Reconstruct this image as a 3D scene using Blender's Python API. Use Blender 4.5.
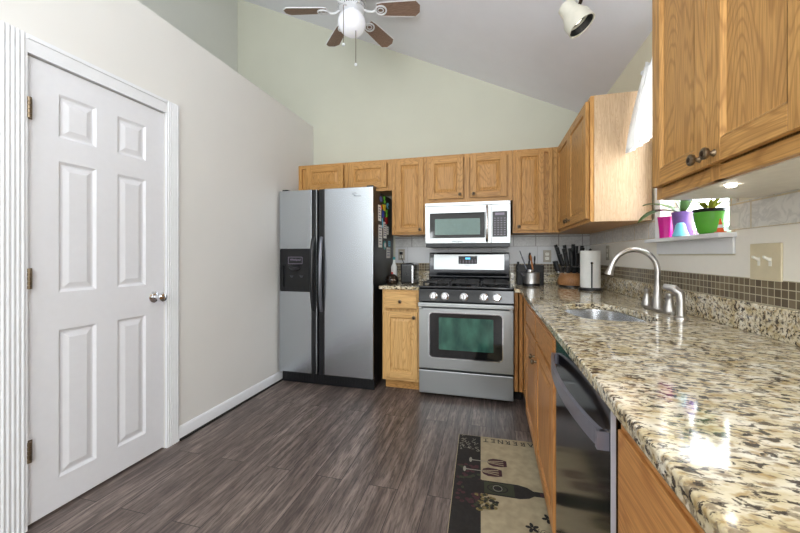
import bpy, bmesh, math, random
from mathutils import Vector, Matrix
random.seed(7)
C = bpy.context.scene.collection
PI = math.pi
for o in list(bpy.data.objects): bpy.data.objects.remove(o)

# ---------------------------------------------------------------- camera
F_PX, YAW, V0, CAMH = 345.0, 0.259, 255.5, 1.176
cd = bpy.data.cameras.new('camera'); cam = bpy.data.objects.new('camera', cd); C.objects.link(cam)
cd.sensor_width = 36; cd.lens = 36 * F_PX / 800; cd.shift_y = -(266.5 - V0) / 800; cd.clip_start = 0.02
cam.location = (0, 0, CAMH); cam.rotation_euler = (PI/2, 0, YAW)
bpy.context.scene.camera = cam
# ---------------------------------------------------------------- light
w = bpy.data.worlds.new('daylight'); bpy.context.scene.world = w; w.use_nodes = True
w.node_tree.nodes['Background'].inputs[0].default_value = (0.93, 0.97, 1.0, 1)
w.node_tree.nodes['Background'].inputs[1].default_value = 9.0
def area(name, loc, target, sx, sy, power, col=(1, 1, 1)):
    l = bpy.data.lights.new(name, 'AREA'); l.shape = 'RECTANGLE'; l.size = sx; l.size_y = sy; l.energy = power; l.color = col
    o = bpy.data.objects.new(name, l); C.objects.link(o); o.location = loc
    o.rotation_euler = (Vector(target) - Vector(loc)).to_track_quat('-Z', 'Y').to_euler(); return o
area('rear_fill', (-1.0, -5.8, 1.4), (-0.6, 3, 1.2), 3.4, 2.4, 16, (.93, .97, 1))  # added soft fill from the unseen rear of the room
area('ceiling_fill', (-0.6, -1.7, 1.35), (-0.55, -1.7, 3.3), 2.4, 2.4, 95, (.92, .97, 1))  # added upward panel that brightens the ceiling
area('high_rear_fill', (-0.9, -2.2, 2.9), (-1.1, 3.4, 1.5), 3.0, 1.0, 42, (.92, .97, 1))  # added high panel behind the camera, lifts back wall and ceiling
area('right_rear_fill', (0.82, -1.5, 1.35), (-1.9, 2.6, .7), 1.8, 2.0, 55, (.94, .975, 1))  # added panel behind the camera on the right, lifts the left wall
V = bpy.context.scene.view_settings
V.view_transform = 'Standard'; V.look = 'None'; V.exposure = 0.42; V.gamma = 1; V.use_curve_mapping = False

# ---------------------------------------------------------------- materials
def lin(r, g, b):
    f = lambda c: (c/255/12.92) if c/255 <= .04045 else ((c/255+.055)/1.055)**2.4
    return (f(r), f(g), f(b), 1)
def new_mat(name):
    m = bpy.data.materials.new(name); m.use_nodes = True
    nt = m.node_tree; return m, nt, nt.nodes['Principled BSDF']
def N(nt, typ, **kw):
    n = nt.nodes.new(typ)
    for k, v in kw.items():
        if k.startswith('i_'): n.inputs[k[2:].replace('_', ' ')].default_value = v
        else: setattr(n, k, v)
    return n
def flat(name, col, rough=.5, metal=0, coat=0, emit=0, spec=.5, var=.04, scale=30):
    m, nt, b = new_mat(name)
    b.inputs['Roughness'].default_value = rough; b.inputs['Metallic'].default_value = metal
    b.inputs['Coat Weight'].default_value = coat; b.inputs['Specular IOR Level'].default_value = spec
    tc = N(nt, 'ShaderNodeTexCoord'); no = N(nt, 'ShaderNodeTexNoise'); no.inputs['Scale'].default_value = scale
    nt.links.new(tc.outputs['Object'], no.inputs['Vector'])
    r = N(nt, 'ShaderNodeValToRGB')
    r.color_ramp.elements[0].position = .3; r.color_ramp.elements[1].position = .7
    r.color_ramp.elements[0].color = tuple(c*(1-var) for c in col[:3]) + (1,)
    r.color_ramp.elements[1].color = tuple(min(1, c*(1+var)) for c in col[:3]) + (1,)
    nt.links.new(no.outputs['Fac'], r.inputs['Fac']); nt.links.new(r.outputs['Color'], b.inputs['Base Color'])
    if emit:
        b.inputs['Emission Color'].default_value = col; b.inputs['Emission Strength'].default_value = emit
    return m
def ramp(nt, fac, stops, interp='LINEAR'):
    r = N(nt, 'ShaderNodeValToRGB'); r.color_ramp.interpolation = interp
    e = r.color_ramp.elements
    while len(e) < len(stops): e.new(.5)
    for k, (p, c) in enumerate(stops): e[k].position = p; e[k].color = c if len(c) == 4 else tuple(c) + (1,)
    nt.links.new(fac, r.inputs['Fac']); return r.outputs['Color']
def math_(nt, op, a, b=None):
    n = N(nt, 'ShaderNodeMath', operation=op)
    for i, v in enumerate((a, b)):
        if v is None: continue
        if hasattr(v, 'links'): nt.links.new(v, n.inputs[i])
        else: n.inputs[i].default_value = v
    return n.outputs[0]
def mix(nt, fac, a, b, mode='MIX'):
    n = N(nt, 'ShaderNodeMix', data_type='RGBA', blend_type=mode)
    for i, v in ((0, fac), (6, a), (7, b)):
        if hasattr(v, 'links'): nt.links.new(v, n.inputs[i])
        else: n.inputs[i].default_value = v
    return n.outputs[2]
def obj_coord(nt, scale, rnd=True, rot=(0, 0, 0)):
    tc = N(nt, 'ShaderNodeTexCoord'); out = tc.outputs['Object']
    if rnd:
        oi = N(nt, 'ShaderNodeObjectInfo'); k = math_(nt, 'MULTIPLY', oi.outputs['Random'], 13.0)
        ad = N(nt, 'ShaderNodeVectorMath', operation='ADD'); cx = N(nt, 'ShaderNodeCombineXYZ')
        nt.links.new(k, cx.inputs[0]); nt.links.new(k, cx.inputs[1]); nt.links.new(k, cx.inputs[2])
        nt.links.new(out, ad.inputs[0]); nt.links.new(cx.outputs[0], ad.inputs[1]); out = ad.outputs[0]
    mp = N(nt, 'ShaderNodeMapping'); mp.inputs['Scale'].default_value = scale; mp.inputs['Rotation'].default_value = rot
    nt.links.new(out, mp.inputs['Vector']); return mp.outputs[0]
def noise(nt, vec, scale, detail=3, dist=0, rough=.5):
    n = N(nt, 'ShaderNodeTexNoise'); n.inputs['Scale'].default_value = scale; n.inputs['Detail'].default_value = detail
    n.inputs['Distortion'].default_value = dist; n.inputs['Roughness'].default_value = rough
    nt.links.new(vec, n.inputs['Vector']); return n.outputs['Fac']
def bump(nt, bsdf, h, strength=.2, dist=.002):
    n = N(nt, 'ShaderNodeBump'); n.inputs['Strength'].default_value = strength; n.inputs['Distance'].default_value = dist
    nt.links.new(h, n.inputs['Height']); nt.links.new(n.outputs[0], bsdf.inputs['Normal'])

def oak(name, axis, light, dark, freq=34, cathedral=1.0, rough=.38):
    m, nt, b = new_mat(name)
    st = [1, 1, 1]; st[axis] = .13
    v = obj_coord(nt, tuple(st))
    n1 = noise(nt, v, 4.2 * cathedral, 1.5, .35)
    s = math_(nt, 'SINE', math_(nt, 'MULTIPLY', math_(nt, 'ADD', n1, math_(nt, 'MULTIPLY', noise(nt, v, 26, 2), .035)), freq * 6.5))
    rings = ramp(nt, s, [(0, (0, 0, 0)), (.55, (.25, .25, .25)), (1, (1, 1, 1))])
    st2 = [1, 1, 1]; st2[axis] = .035
    v2 = obj_coord(nt, tuple(st2))
    pores = ramp(nt, noise(nt, v2, 260, 3), [(.38, (0, 0, 0)), (.62, (1, 1, 1))])
    big = noise(nt, v, 2.0, 2)
    c1 = mix(nt, math_(nt, 'MULTIPLY', rings, .62), light, dark)
    c2 = mix(nt, math_(nt, 'MULTIPLY', pores, .5), c1, tuple(c*.72 for c in dark[:3]) + (1,))
    c3 = mix(nt, math_(nt, 'MULTIPLY', big, .25), c2, light)
    nt.links.new(c3, b.inputs['Base Color']); b.inputs['Roughness'].default_value = rough
    b.inputs['Specular IOR Level'].default_value = .28
    bump(nt, b, pores, .12, .0006)
    return m
OL, OD = lin(208, 158, 94), lin(154, 106, 56)
M = {}
M['oak_v'] = oak('oak_v', 2, OL, OD, 30, 1.6)
M['oak_h'] = oak('oak_h', 0, OL, OD, 30, 1.6)
M['oak_p'] = oak('oak_panel', 2, lin(206, 156, 93), lin(150, 103, 54), 34, 1.5)
M['oak_lit_v'] = oak('oak_brightened_v', 2, lin(226, 184, 122), lin(186, 138, 82), 30, 1.6)  # oak lightened: brightness of the left base cabinet put into its colour
M['oak_lit_h'] = oak('oak_brightened_h', 0, lin(226, 184, 122), lin(186, 138, 82), 30, 1.6)
M['oak_lit_p'] = oak('oak_brightened_panel', 2, lin(224, 182, 120), lin(180, 132, 76), 34, 1.5)
M['oak_veneer_lit'] = oak('oak_veneer_lit', 2, lin(202, 174, 142), lin(180, 148, 112), 12, 9)  # pale pinkish veneer, with the window light on it put into the colour
M['oak_bv'] = oak('oak_base_v', 2, lin(206, 148, 88), lin(160, 100, 50), 30, 1.6)
M['oak_bh'] = oak('oak_base_h', 0, lin(206, 148, 88), lin(160, 100, 50), 30, 1.6)
M['oak_bp'] = oak('oak_base_panel', 2, lin(204, 146, 86), lin(158, 98, 48), 34, 1.0)
M['cab_white'] = flat('cabinet_underside', lin(226, 220, 208), .5)
M['white'] = flat('white_paint', lin(228, 228, 232), .5, spec=.3, var=.01)
M['white_gloss'] = flat('white_trim_paint', lin(232, 233, 236), .45, spec=.35, var=.01)
M['ceiling'] = flat('ceiling_paint', lin(242, 243, 250), .9, var=.01, scale=8)
M['wall_l'] = flat('cream_lit_grey', lin(228, 226, 222), .8, var=.012, scale=3)  # same cream as the back wall, its lighting put into the colour
M['wall_b'] = flat('cream_lit_green', lin(208, 208, 192), .8, var=.015, scale=3)  # same cream as the left wall, greenish cast of the light painted in
M['wall_r'] = flat('warm_cream_paint', lin(226, 219, 196), .8, var=.015, scale=3)
M['wall_o'] = flat('cream_shaded_grey', lin(214, 215, 208), .8, var=.01, scale=3)  # grey shading of the outer wall put into the paint colour
M['black'] = flat('black_plastic', lin(20, 21, 24), .32, var=.1)
M['black_gloss'] = flat('black_glass', lin(9, 10, 12), .06, coat=.5, var=.1)
M['black_matte'] = flat('cast_iron', lin(24, 23, 24), .55, var=.2, scale=200)
M['gloss_dark'] = flat('dark_enamel', lin(14, 16, 20), .15, coat=.4)
M['chrome'] = flat('chrome', (.8, .8, .82, 1), .12, 1)
M['nickel'] = flat('brushed_nickel', (.52, .5, .48, 1), .3, 1)
M['bronze'] = flat('aged_bronze', lin(120, 104, 84), .32, .9, var=.3, scale=120)
M['bronze_dark'] = flat('aged_bronze_recess', lin(58, 46, 36), .4, .8)
M['beige_plate'] = flat('almond_plastic', lin(214, 202, 172), .4)
M['taupe_plate'] = flat('taupe_plate', lin(176, 168, 152), .4)
M['toggle'] = flat('ivory_toggle', lin(240, 238, 228), .3)
M['grout'] = flat('grout', lin(190, 185, 172), .8)
M['globe'] = flat('frosted_globe', lin(244, 245, 252), .25, emit=.12)
M['lamp'] = flat('lamp_bulb', (1, .95, .85, 1), .3, emit=1.2)
M['glow_disc'] = flat('glow_disc_warm', (1, .93, .8, 1), .3, emit=18)
M['can'] = flat('almond_metal', lin(214, 210, 196), .4)
M['steel_sink'] = flat('sink_steel', (.6, .61, .63, 1), .22, 1)
M['crock'] = flat('crock_steel', (.68, .68, .68, 1), .38, 1)
M['strip'] = flat('pale_edge_strip', lin(196, 196, 204), .35)
M['bar_light'] = flat('dishwasher_bar', lin(160, 160, 172), .3, .7)
M['magenta'] = flat('magenta_plastic', lin(205, 22, 140), .3)
M['purple'] = flat('purple_ceramic', lin(118, 84, 150), .3, var=.25, scale=25)
M['cyan'] = flat('pale_blue_plastic', lin(120, 200, 225), .35)
M['green'] = flat('green_glaze', lin(88, 170, 52), .3, var=.12, scale=14)
M['leaf'] = flat('orchid_leaf', lin(70, 104, 42), .4, var=.25, scale=40)
M['leaf2'] = flat('yellow_green_leaf', lin(170, 180, 62), .5, var=.3, scale=60)
M['soil'] = flat('potting_bark', lin(52, 40, 32), .9, var=.4, scale=150)
M['orange'] = flat('orange_plastic', lin(232, 96, 30), .4)
M['wood_block'] = oak('walnut_block', 2, lin(176, 128, 84), lin(120, 78, 46), 20, 4)
M['wood_spoon'] = flat('spoon_wood', lin(190, 120, 60), .5)
M['paper'] = flat('paper_roll', lin(240, 240, 236), .9, var=.02)
M['red'] = flat('red_plastic', lin(190, 26, 30), .35)
M['blue'] = flat('blue_plastic', lin(40, 60, 170), .35)
M['yellow'] = flat('yellow_plastic', lin(236, 205, 50), .35)
M['teal'] = flat('teal_plastic', lin(70, 160, 160), .35)
M['lime'] = flat('lime_plastic', lin(120, 205, 60), .35)
M['ink'] = flat('print_ink', lin(96, 100, 150), .8)
M['display'] = flat('blue_display', lin(90, 190, 240), .3, emit=1.0)
M['marks'] = flat('panel_marks', lin(150, 140, 160), .5)
M['logo'] = flat('logo_grey', lin(90, 96, 106), .4)
M['shadow_gap'] = flat('dark_gap', lin(24, 20, 18), .9)

def brushed(name, col, axis, rough=.27):
    m, nt, b = new_mat(name)
    st = [40, 40, 40]; st[axis] = .6
    n = noise(nt, obj_coord(nt, tuple(st)), 6, 3)
    nt.links.new(ramp(nt, n, [(.3, tuple(c*.99 for c in col)), (.7, col)]), b.inputs['Base Color'])
    rr = N(nt, 'ShaderNodeMapRange'); nt.links.new(n, rr.inputs[0]); rr.inputs[3].default_value = rough-.008; rr.inputs[4].default_value = rough+.008
    nt.links.new(rr.outputs[0], b.inputs['Roughness']); b.inputs['Metallic'].default_value = 1
    return m
M['steel'] = brushed('brushed_steel', (.54, .58, .62), 2)
M['steel_h'] = brushed('brushed_steel_horizontal', (.47, .49, .49), 0, .34)
M['steel_dark'] = brushed('black_stainless', (.11, .115, .125), 2, .13)
M['bar'] = flat('handle_bar_grey', lin(118, 120, 128), .3, .8)

def granite():
    m, nt, b = new_mat('granite')
    v = obj_coord(nt, (.55, 1, 1), False, (0, 0, .2))
    base = ramp(nt, noise(nt, v, 27, 4), [(.35, lin(198, 181, 142)), (.5, lin(221, 209, 181)), (.68, lin(237, 231, 214))])
    gold = ramp(nt, noise(nt, v, 74, 4, .3), [(.52, (0, 0, 0)), (.64, (1, 1, 1))])
    c = mix(nt, math_(nt, 'MULTIPLY', gold, .75), base, lin(166, 136, 84))
    gry = ramp(nt, noise(nt, v, 92, 4, .3, .6), [(.52, (0, 0, 0)), (.60, (1, 1, 1))])
    c = mix(nt, math_(nt, 'MULTIPLY', gry, .7), c, lin(112, 96, 80))
    dk = ramp(nt, noise(nt, v, 76, 5, .5, .62), [(.535, (0, 0, 0)), (.582, (1, 1, 1))])
    c = mix(nt, math_(nt, 'MULTIPLY', dk, .92), c, lin(46, 37, 36))
    nt.links.new(c, b.inputs['Base Color']); b.inputs['Roughness'].default_value = .08
    b.inputs['Specular IOR Level'].default_value = .7
    return m
M['granite'] = granite()

def floor_mat():
    m, nt, b = new_mat('grey_brown_planks')
    v = obj_coord(nt, (1, 1, 1), False, (0, 0, PI/2))
    br = N(nt, 'ShaderNodeTexBrick'); nt.links.new(v, br.inputs['Vector'])
    br.inputs['Scale'].default_value = 1; br.inputs['Brick Width'].default_value = 1.22; br.inputs['Row Height'].default_value = .152
    br.inputs['Mortar Size'].default_value = .0016; br.inputs['Mortar Smooth'].default_value = .2
    br.offset = .37; br.inputs['Color1'].default_value = (0, 0, 0, 1); br.inputs['Color2'].default_value = (1, 1, 1, 1); br.inputs['Mortar'].default_value = (.5, .5, .5, 1)
    # per plank offset of the grain
    tc = N(nt, 'ShaderNodeTexCoord'); ad = N(nt, 'ShaderNodeVectorMath', operation='MULTIPLY_ADD')
    nt.links.new(br.outputs['Color'], ad.inputs[0]); ad.inputs[1].default_value = (7, 7, 7); nt.links.new(tc.outputs['Object'], ad.inputs[2])
    mp = N(nt, 'ShaderNodeMapping'); nt.links.new(ad.outputs[0], mp.inputs['Vector']); mp.inputs['Scale'].default_value = (1, .09, 1)
    n1 = noise(nt, mp.outputs[0], 18, 5, .6, .65); n2 = noise(nt, mp.outputs[0], 90, 4, .2, .7)
    c = ramp(nt, n1, [(.30, lin(80, 68, 63)), (.5, lin(116, 102, 95)), (.70, lin(160, 144, 134))])
    c = mix(nt, ramp(nt, n2, [(.44, (0, 0, 0)), (.62, (.75, .75, .75))]), c, lin(60, 49, 45))
    tone = ramp(nt, br.outputs['Color'], [(0, (.84, .84, .84)), (1, (1.0, 1.0, 1.0))])
    c = mix(nt, 1.0, c, tone, 'MULTIPLY')
    c = mix(nt, br.outputs['Fac'], c, lin(30, 25, 23))
    nt.links.new(c, b.inputs['Base Color']); b.inputs['Roughness'].default_value = .42
    bump(nt, b, n2, .08, .001)
    return m
M['floor'] = floor_mat()

def tiles(name, swap, bw, rh, off, mortar, c1, c2, cm, rough, vein=False, origin=(0, 0)):
    m, nt, b = new_mat(name)
    tc = N(nt, 'ShaderNodeTexCoord'); sp = N(nt, 'ShaderNodeSeparateXYZ'); cb = N(nt, 'ShaderNodeCombineXYZ')
    nt.links.new(tc.outputs['Object'], sp.inputs[0])
    nt.links.new(math_(nt, 'SUBTRACT', sp.outputs[1 if swap else 0], origin[0]), cb.inputs[0])
    nt.links.new(math_(nt, 'SUBTRACT', sp.outputs[2], origin[1]), cb.inputs[1])
    br = N(nt, 'ShaderNodeTexBrick'); nt.links.new(cb.outputs[0], br.inputs['Vector'])
    br.inputs['Scale'].default_value = 1; br.inputs['Brick Width'].default_value = bw; br.inputs['Row Height'].default_value = rh
    br.inputs['Mortar Size'].default_value = mortar; br.inputs['Mortar Smooth'].default_value = .1; br.offset = off
    br.inputs['Color1'].default_value = c1; br.inputs['Color2'].default_value = c2; br.inputs['Mortar'].default_value = cm
    c = br.outputs['Color']; h = math_(nt, 'SUBTRACT', 1.0, br.outputs['Fac'])
    if vein:
        n = noise(nt, tc.outputs['Object'], 16, 4, 1.6)
        vv = ramp(nt, n, [(.40, (0, 0, 0)), (.5, (1, 1, 1)), (.60, (0, 0, 0))])
        c = mix(nt, math_(nt, 'MULTIPLY', vv, .4), c, lin(176, 176, 174))
        h = math_(nt, 'ADD', h, math_(nt, 'MULTIPLY', vv, .35))
    nt.links.new(c, b.inputs['Base Color']); b.inputs['Roughness'].default_value = rough
    bump(nt, b, h, .5, .0015)
    return m
MOS = (lin(132, 118, 96), lin(98, 86, 70), lin(196, 186, 160))
M['mosaic_b'] = tiles('brown_mosaic_back', False, .027, .027, 0, .0016, *MOS, .2, False, (.2, 1.0165))
M['mosaic_r'] = tiles('brown_mosaic_right', True, .027, .027, 0, .0016, *MOS, .2, False, (.2, 1.0165))
SUB = (lin(214, 214, 212), lin(206, 207, 206))
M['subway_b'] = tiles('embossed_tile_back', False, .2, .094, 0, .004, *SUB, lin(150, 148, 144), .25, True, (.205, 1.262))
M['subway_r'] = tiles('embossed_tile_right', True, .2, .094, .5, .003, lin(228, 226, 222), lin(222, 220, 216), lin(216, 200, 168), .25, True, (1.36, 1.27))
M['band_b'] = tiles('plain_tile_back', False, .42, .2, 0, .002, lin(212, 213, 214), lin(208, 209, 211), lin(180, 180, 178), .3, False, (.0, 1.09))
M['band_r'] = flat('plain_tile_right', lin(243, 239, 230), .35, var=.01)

def glass_mat():
    m, nt, b = new_mat('window_glass')
    t = N(nt, 'ShaderNodeBsdfTransparent'); g = N(nt, 'ShaderNodeBsdfGlossy'); g.inputs['Roughness'].default_value = .02
    mx = N(nt, 'ShaderNodeMixShader'); mx.inputs[0].default_value = .06
    nt.links.new(t.outputs[0], mx.inputs[1]); nt.links.new(g.outputs[0], mx.inputs[2])
    nt.links.new(mx.outputs[0], nt.nodes['Material Output'].inputs[0]); return m
M['glass'] = glass_mat()
def curtain_mat():
    m, nt, b = new_mat('sheer_white_cloth')
    d = N(nt, 'ShaderNodeBsdfDiffuse'); d.inputs[0].default_value = lin(244, 243, 242); t = N(nt, 'ShaderNodeBsdfTranslucent'); t.inputs[0].default_value = lin(246, 246, 244)
    mx = N(nt, 'ShaderNodeMixShader'); mx.inputs[0].default_value = .45
    nt.links.new(d.outputs[0], mx.inputs[1]); nt.links.new(t.outputs[0], mx.inputs[2]); nt.links.new(mx.outputs[0], nt.nodes['Material Output'].inputs[0]); return m
M['curtain'] = curtain_mat()
def oven_glass():
    m, nt, b = new_mat('oven_glass')
    n = noise(nt, obj_coord(nt, (3, 1, 1.5), False), 4, 3)
    nt.links.new(ramp(nt, n, [(.35, lin(38, 78, 70)), (.7, lin(66, 118, 100))]), b.inputs['Base Color'])  # teal holds the glass tint and a painted-in reflection
    b.inputs['Roughness'].default_value = .08; b.inputs['Coat Weight'].default_value = .6; return m
M['oven_glass'] = oven_glass()
M['mw_glass'] = flat('microwave_glass', lin(120, 146, 140), .12, coat=.4)
M['blade'] = oak('fan_blade_wood', 0, lin(150, 124, 108), lin(122, 98, 84), 20, 3.4, .5)
M['rug_beige'] = flat('rug_beige', lin(172, 158, 128), .95, var=.14, scale=22)
M['rug_black'] = flat('rug_black', lin(38, 35, 32), .95, var=.2, scale=60)
M['rug_wine'] = flat('rug_wine', lin(70, 42, 46), .95, var=.25, scale=60)
M['rug_gold'] = flat('rug_gold', lin(124, 108, 66), .95, var=.3, scale=80)
M['rug_pale'] = flat('rug_pale', lin(150, 146, 132), .95)
M['rug_green'] = flat('rug_olive', lin(58, 60, 44), .95)

# ---------------------------------------------------------------- mesh builder
LOCAL = set()   # things whose parts are given in their own frame
class MB:
    def __init__(s): s.v = []; s.f = []; s.mi = []
    def add(s, vs, fs, m=0):
        b = len(s.v); s.v += [tuple(p) for p in vs]
        s.f += [tuple(b+i for i in f) for f in fs]; s.mi += [m]*len(fs); return s
    def box(s, x0, y0, z0, x1, y1, z1, m=0):
        x0, x1 = min(x0, x1), max(x0, x1); y0, y1 = min(y0, y1), max(y0, y1); z0, z1 = min(z0, z1), max(z0, z1)
        vs = [(x, y, z) for z in (z0, z1) for y in (y0, y1) for x in (x0, x1)]
        return s.add(vs, [(0, 2, 3, 1), (4, 5, 7, 6), (0, 1, 5, 4), (2, 6, 7, 3), (0, 4, 6, 2), (1, 3, 7, 5)], m)
    def quad(s, pts, m=0): return s.add(pts, [tuple(range(len(pts)))], m)
    def prism(s, poly, a0, a1, axis='z', m=0):
        def P(u, v, a): return {'z': (u, v, a), 'y': (u, a, v), 'x': (a, u, v)}[axis]
        n = len(poly); vs = [P(u, v, a0) for u, v in poly] + [P(u, v, a1) for u, v in poly]
        fs = [tuple(range(n))[::-1], tuple(range(n, 2*n))] + [(i, (i+1) % n, n+(i+1) % n, n+i) for i in range(n)]
        return s.add(vs, fs, m)
    def frame_of(s, d):
        d = Vector(d).normalized(); a = Vector((0, 0, 1)) if abs(d.z) < .9 else Vector((1, 0, 0))
        u = d.cross(a).normalized(); return d, u, d.cross(u).normalized()
    def lathe(s, c, prof, n=24, d=(0, 0, 1), m=0, caps=True, sx=1, sy=1):
        d, u, w_ = s.frame_of(d); c = Vector(c); vs = []
        for r, h in prof:
            for k in range(n):
                t = 2*PI*k/n; vs.append(c + d*h + u*(r*math.cos(t)*sx) + w_*(r*math.sin(t)*sy))
        fs = [(j*n+k, j*n+(k+1) % n, (j+1)*n+(k+1) % n, (j+1)*n+k) for j in range(len(prof)-1) for k in range(n)]
        if caps:
            if prof[0][0] > 1e-5: fs.append(tuple(range(n))[::-1])
            if prof[-1][0] > 1e-5: fs.append(tuple((len(prof)-1)*n+k for k in range(n)))
        return s.add(vs, fs, m)
    def cyl(s, p, q, r, r2=None, n=20, m=0):
        d = Vector(q)-Vector(p); return s.lathe(p, [(r, 0), (r if r2 is None else r2, d.length)], n, d, m)
    def ball(s, c, r, n=16, m=0, sz=1):
        k = n//2; return s.lathe(c, [(max(1e-6, r*math.sin(PI*i/k)), -r*sz*math.cos(PI*i/k)) for i in range(k+1)], n, m=m, caps=False)
    def tube(s, pts, r, n=10, m=0, closed=False, rz=None):
        pts = [Vector(p) for p in pts]; L = len(pts); rs = r if isinstance(r, (list, tuple)) else [r]*L
        vs = []; prev = None
        for i, p in enumerate(pts):
            a = pts[(i-1) % L] if closed or i else p; b_ = pts[(i+1) % L] if closed or i < L-1 else p
            d = (b_-a).normalized()
            if prev is None: _, u, _w = s.frame_of(d)
            else: u = (prev - d*prev.dot(d)).normalized()
            prev = u; w_ = d.cross(u)
            for k in range(n):
                t = 2*PI*k/n; vs.append(p + u*(rs[i]*math.cos(t)) + w_*(rs[i]*(rz or 1)*math.sin(t)))
        E = L if closed else L-1
        fs = [(i*n+k, i*n+(k+1) % n, ((i+1) % L)*n+(k+1) % n, ((i+1) % L)*n+k) for i in range(E) for k in range(n)]
        if not closed: fs += [tuple(range(n))[::-1], tuple((L-1)*n+k for k in range(n))]
        return s.add(vs, fs, m)
    def text(s, txt, size, mat4, m=0, thick=.0004, bold=0):
        cu = bpy.data.curves.new('t', 'FONT'); cu.body = txt; cu.size = size; cu.align_x = 'CENTER'; cu.align_y = 'CENTER'
        cu.extrude = thick; cu.offset = bold; cu.resolution_u = 2
        o = bpy.data.objects.new('t', cu); me = o.to_mesh()
        s.add([mat4 @ v.co for v in me.vertices], [tuple(p.vertices) for p in me.polygons], m)
        o.to_mesh_clear(); bpy.data.objects.remove(o); bpy.data.curves.remove(cu); return s
    def holes(s, outer, holes, a0, a1, axis='z', m=0):
        """slab with an outline and holes; points are 2D, extruded from a0 to a1 along axis"""
        bm = bmesh.new()
        for loop in [outer] + holes:
            vs = [bm.verts.new((p[0], p[1], 0)) for p in loop]
            for i in range(len(vs)): bm.edges.new((vs[i], vs[(i+1) % len(vs)]))
        bmesh.ops.triangle_fill(bm, edges=bm.edges[:], use_beauty=True)
        bm.verts.index_update()
        def P(u, v, a): return {'z': (u, v, a), 'y': (u, a, v), 'x': (a, u, v)}[axis]
        pts = [v.co.copy() for v in bm.verts]; n = len(pts)
        fs = [tuple(v.index for v in f.verts) for f in bm.faces]
        vs = [P(p.x, p.y, a0) for p in pts] + [P(p.x, p.y, a1) for p in pts]
        ff = fs + [tuple(n+i for i in f) for f in fs]; k = 0
        for loop in [outer] + holes:
            L = len(loop); ff += [(k+i, k+(i+1) % L, n+k+(i+1) % L, n+k+i) for i in range(L)]; k += L
        bm.free(); return s.add(vs, ff, m)
    def build(s, name, mats, parent=None, bevel=0, seg=2, smooth=True):
        off = Vector((0, 0, 0)); p = parent
        while p is not None:
            if abs(p.rotation_euler.z) > 1e-6 or p.name in LOCAL: off = Vector((0, 0, 0)); break
            off += p.location; p = p.parent
        if not isinstance(mats, (list, tuple)): mats = [mats]
        me = bpy.data.meshes.new(name); me.from_pydata([Vector(v)-off for v in s.v], [], s.f)
        for m in mats: me.materials.append(M[m] if isinstance(m, str) else m)
        for i, f in enumerate(me.polygons): f.material_index = min(s.mi[i], len(mats)-1)
        bm = bmesh.new(); bm.from_mesh(me); bmesh.ops.recalc_face_normals(bm, faces=bm.faces)
        for f in bm.faces: f.smooth = smooth
        for e in bm.edges:
            if len(e.link_faces) == 2 and e.calc_face_angle(0) > math.radians(38): e.smooth = False
        bm.to_mesh(me); bm.free()
        o = bpy.data.objects.new(name, me); C.objects.link(o); o.parent = parent
        if bevel:
            b = o.modifiers.new('bevel', 'BEVEL'); b.width = bevel; b.segments = seg; b.limit_method = 'ANGLE'; b.angle_limit = math.radians(40); b.harden_normals = True; b.use_clamp_overlap = name != 'slab'
        return o
def tag(o, label=None, cat=None, group=None, kind=None):
    for k, v in (('label', label), ('category', cat), ('group', group), ('kind', kind)):
        if v: o[k] = v
    return o
def thing(name, label, cat, loc, rot=0, group=None):
    o = bpy.data.objects.new(name, None); C.objects.link(o); o.location = loc; o.rotation_euler = (0, 0, rot); o.empty_display_size = .05
    return tag(o, label, cat, group)
def struct(name, mb, mats, parent=None, **k):
    o = mb.build(name, mats, parent, **k)
    if parent is None: o['kind'] = 'structure'
    return o
def copy_tree(o, parent=None):
    c = o.copy(); C.objects.link(c); c.parent = parent
    for ch in list(o.children): copy_tree(ch, c)
    return c
def arc(cx, cy, r, a0, a1, n): return [(cx + r*math.cos(a0+(a1-a0)*i/n), cy + r*math.sin(a0+(a1-a0)*i/n)) for i in range(n+1)]
def rrect(x0, y0, x1, y1, r, n=5):
    return arc(x1-r, y1-r, r, 0, PI/2, n) + arc(x0+r, y1-r, r, PI/2, PI, n) + arc(x0+r, y0+r, r, PI, 1.5*PI, n) + arc(x1-r, y0+r, r, 1.5*PI, 2*PI, n)

# ---------------------------------------------------------------- setting
XL, XR, YB, XO, YR = -1.927, .873, 3.487, -2.93, -6.0
cz = lambda x: 2.44 + .475*(XR-x)
WT = .12
m = MB().box(XO-WT, YR, -.1, XR+WT, YB+WT, 0); struct('floor', m, 'floor')
m = MB().prism([(XR+WT, cz(XR+WT)), (XO-WT, cz(XO-WT)), (XO-WT, cz(XO-WT)+.12), (XR+WT, cz(XR+WT)+.12)], YR, YB+WT, 'y'); struct('ceiling', m, 'ceiling')
m = MB().prism([(XO, 0), (XR, 0), (XR, cz(XR)), (XO, cz(XO))], YB, YB+WT, 'y'); struct('wall_back', m, 'wall_b')
WY0, WY1, WZ0, WZ1 = 1.575, 2.11, 1.262, 2.17      # kitchen window opening
m = MB().box(XR, YR, 0, XR+WT, WY0, 2.44).box(XR, WY1, 0, XR+WT, YB+WT, 2.44).box(XR, WY0, 0, XR+WT, WY1, WZ0-.03).box(XR, WY0, WZ1, XR+WT, WY1, 2.44)
struct('wall_right', m, 'wall_r')
DY0, DY1, DZ = 1.018, 1.668, 2.045                # pantry door opening
m = MB().box(XL-.1, -1.2, 0, XL, DY0, 2.6).box(XL-.1, DY1, 0, XL, YB, 2.6).box(XL-.1, DY0, DZ, XL, DY1, 2.6)
m.box(XO, -1.2, 0, XL, -1.1, 2.6); m.box(XO, -1.2, 2.6, XL, YB, 2.613)
struct('wall_left', m, 'wall_l')
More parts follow.
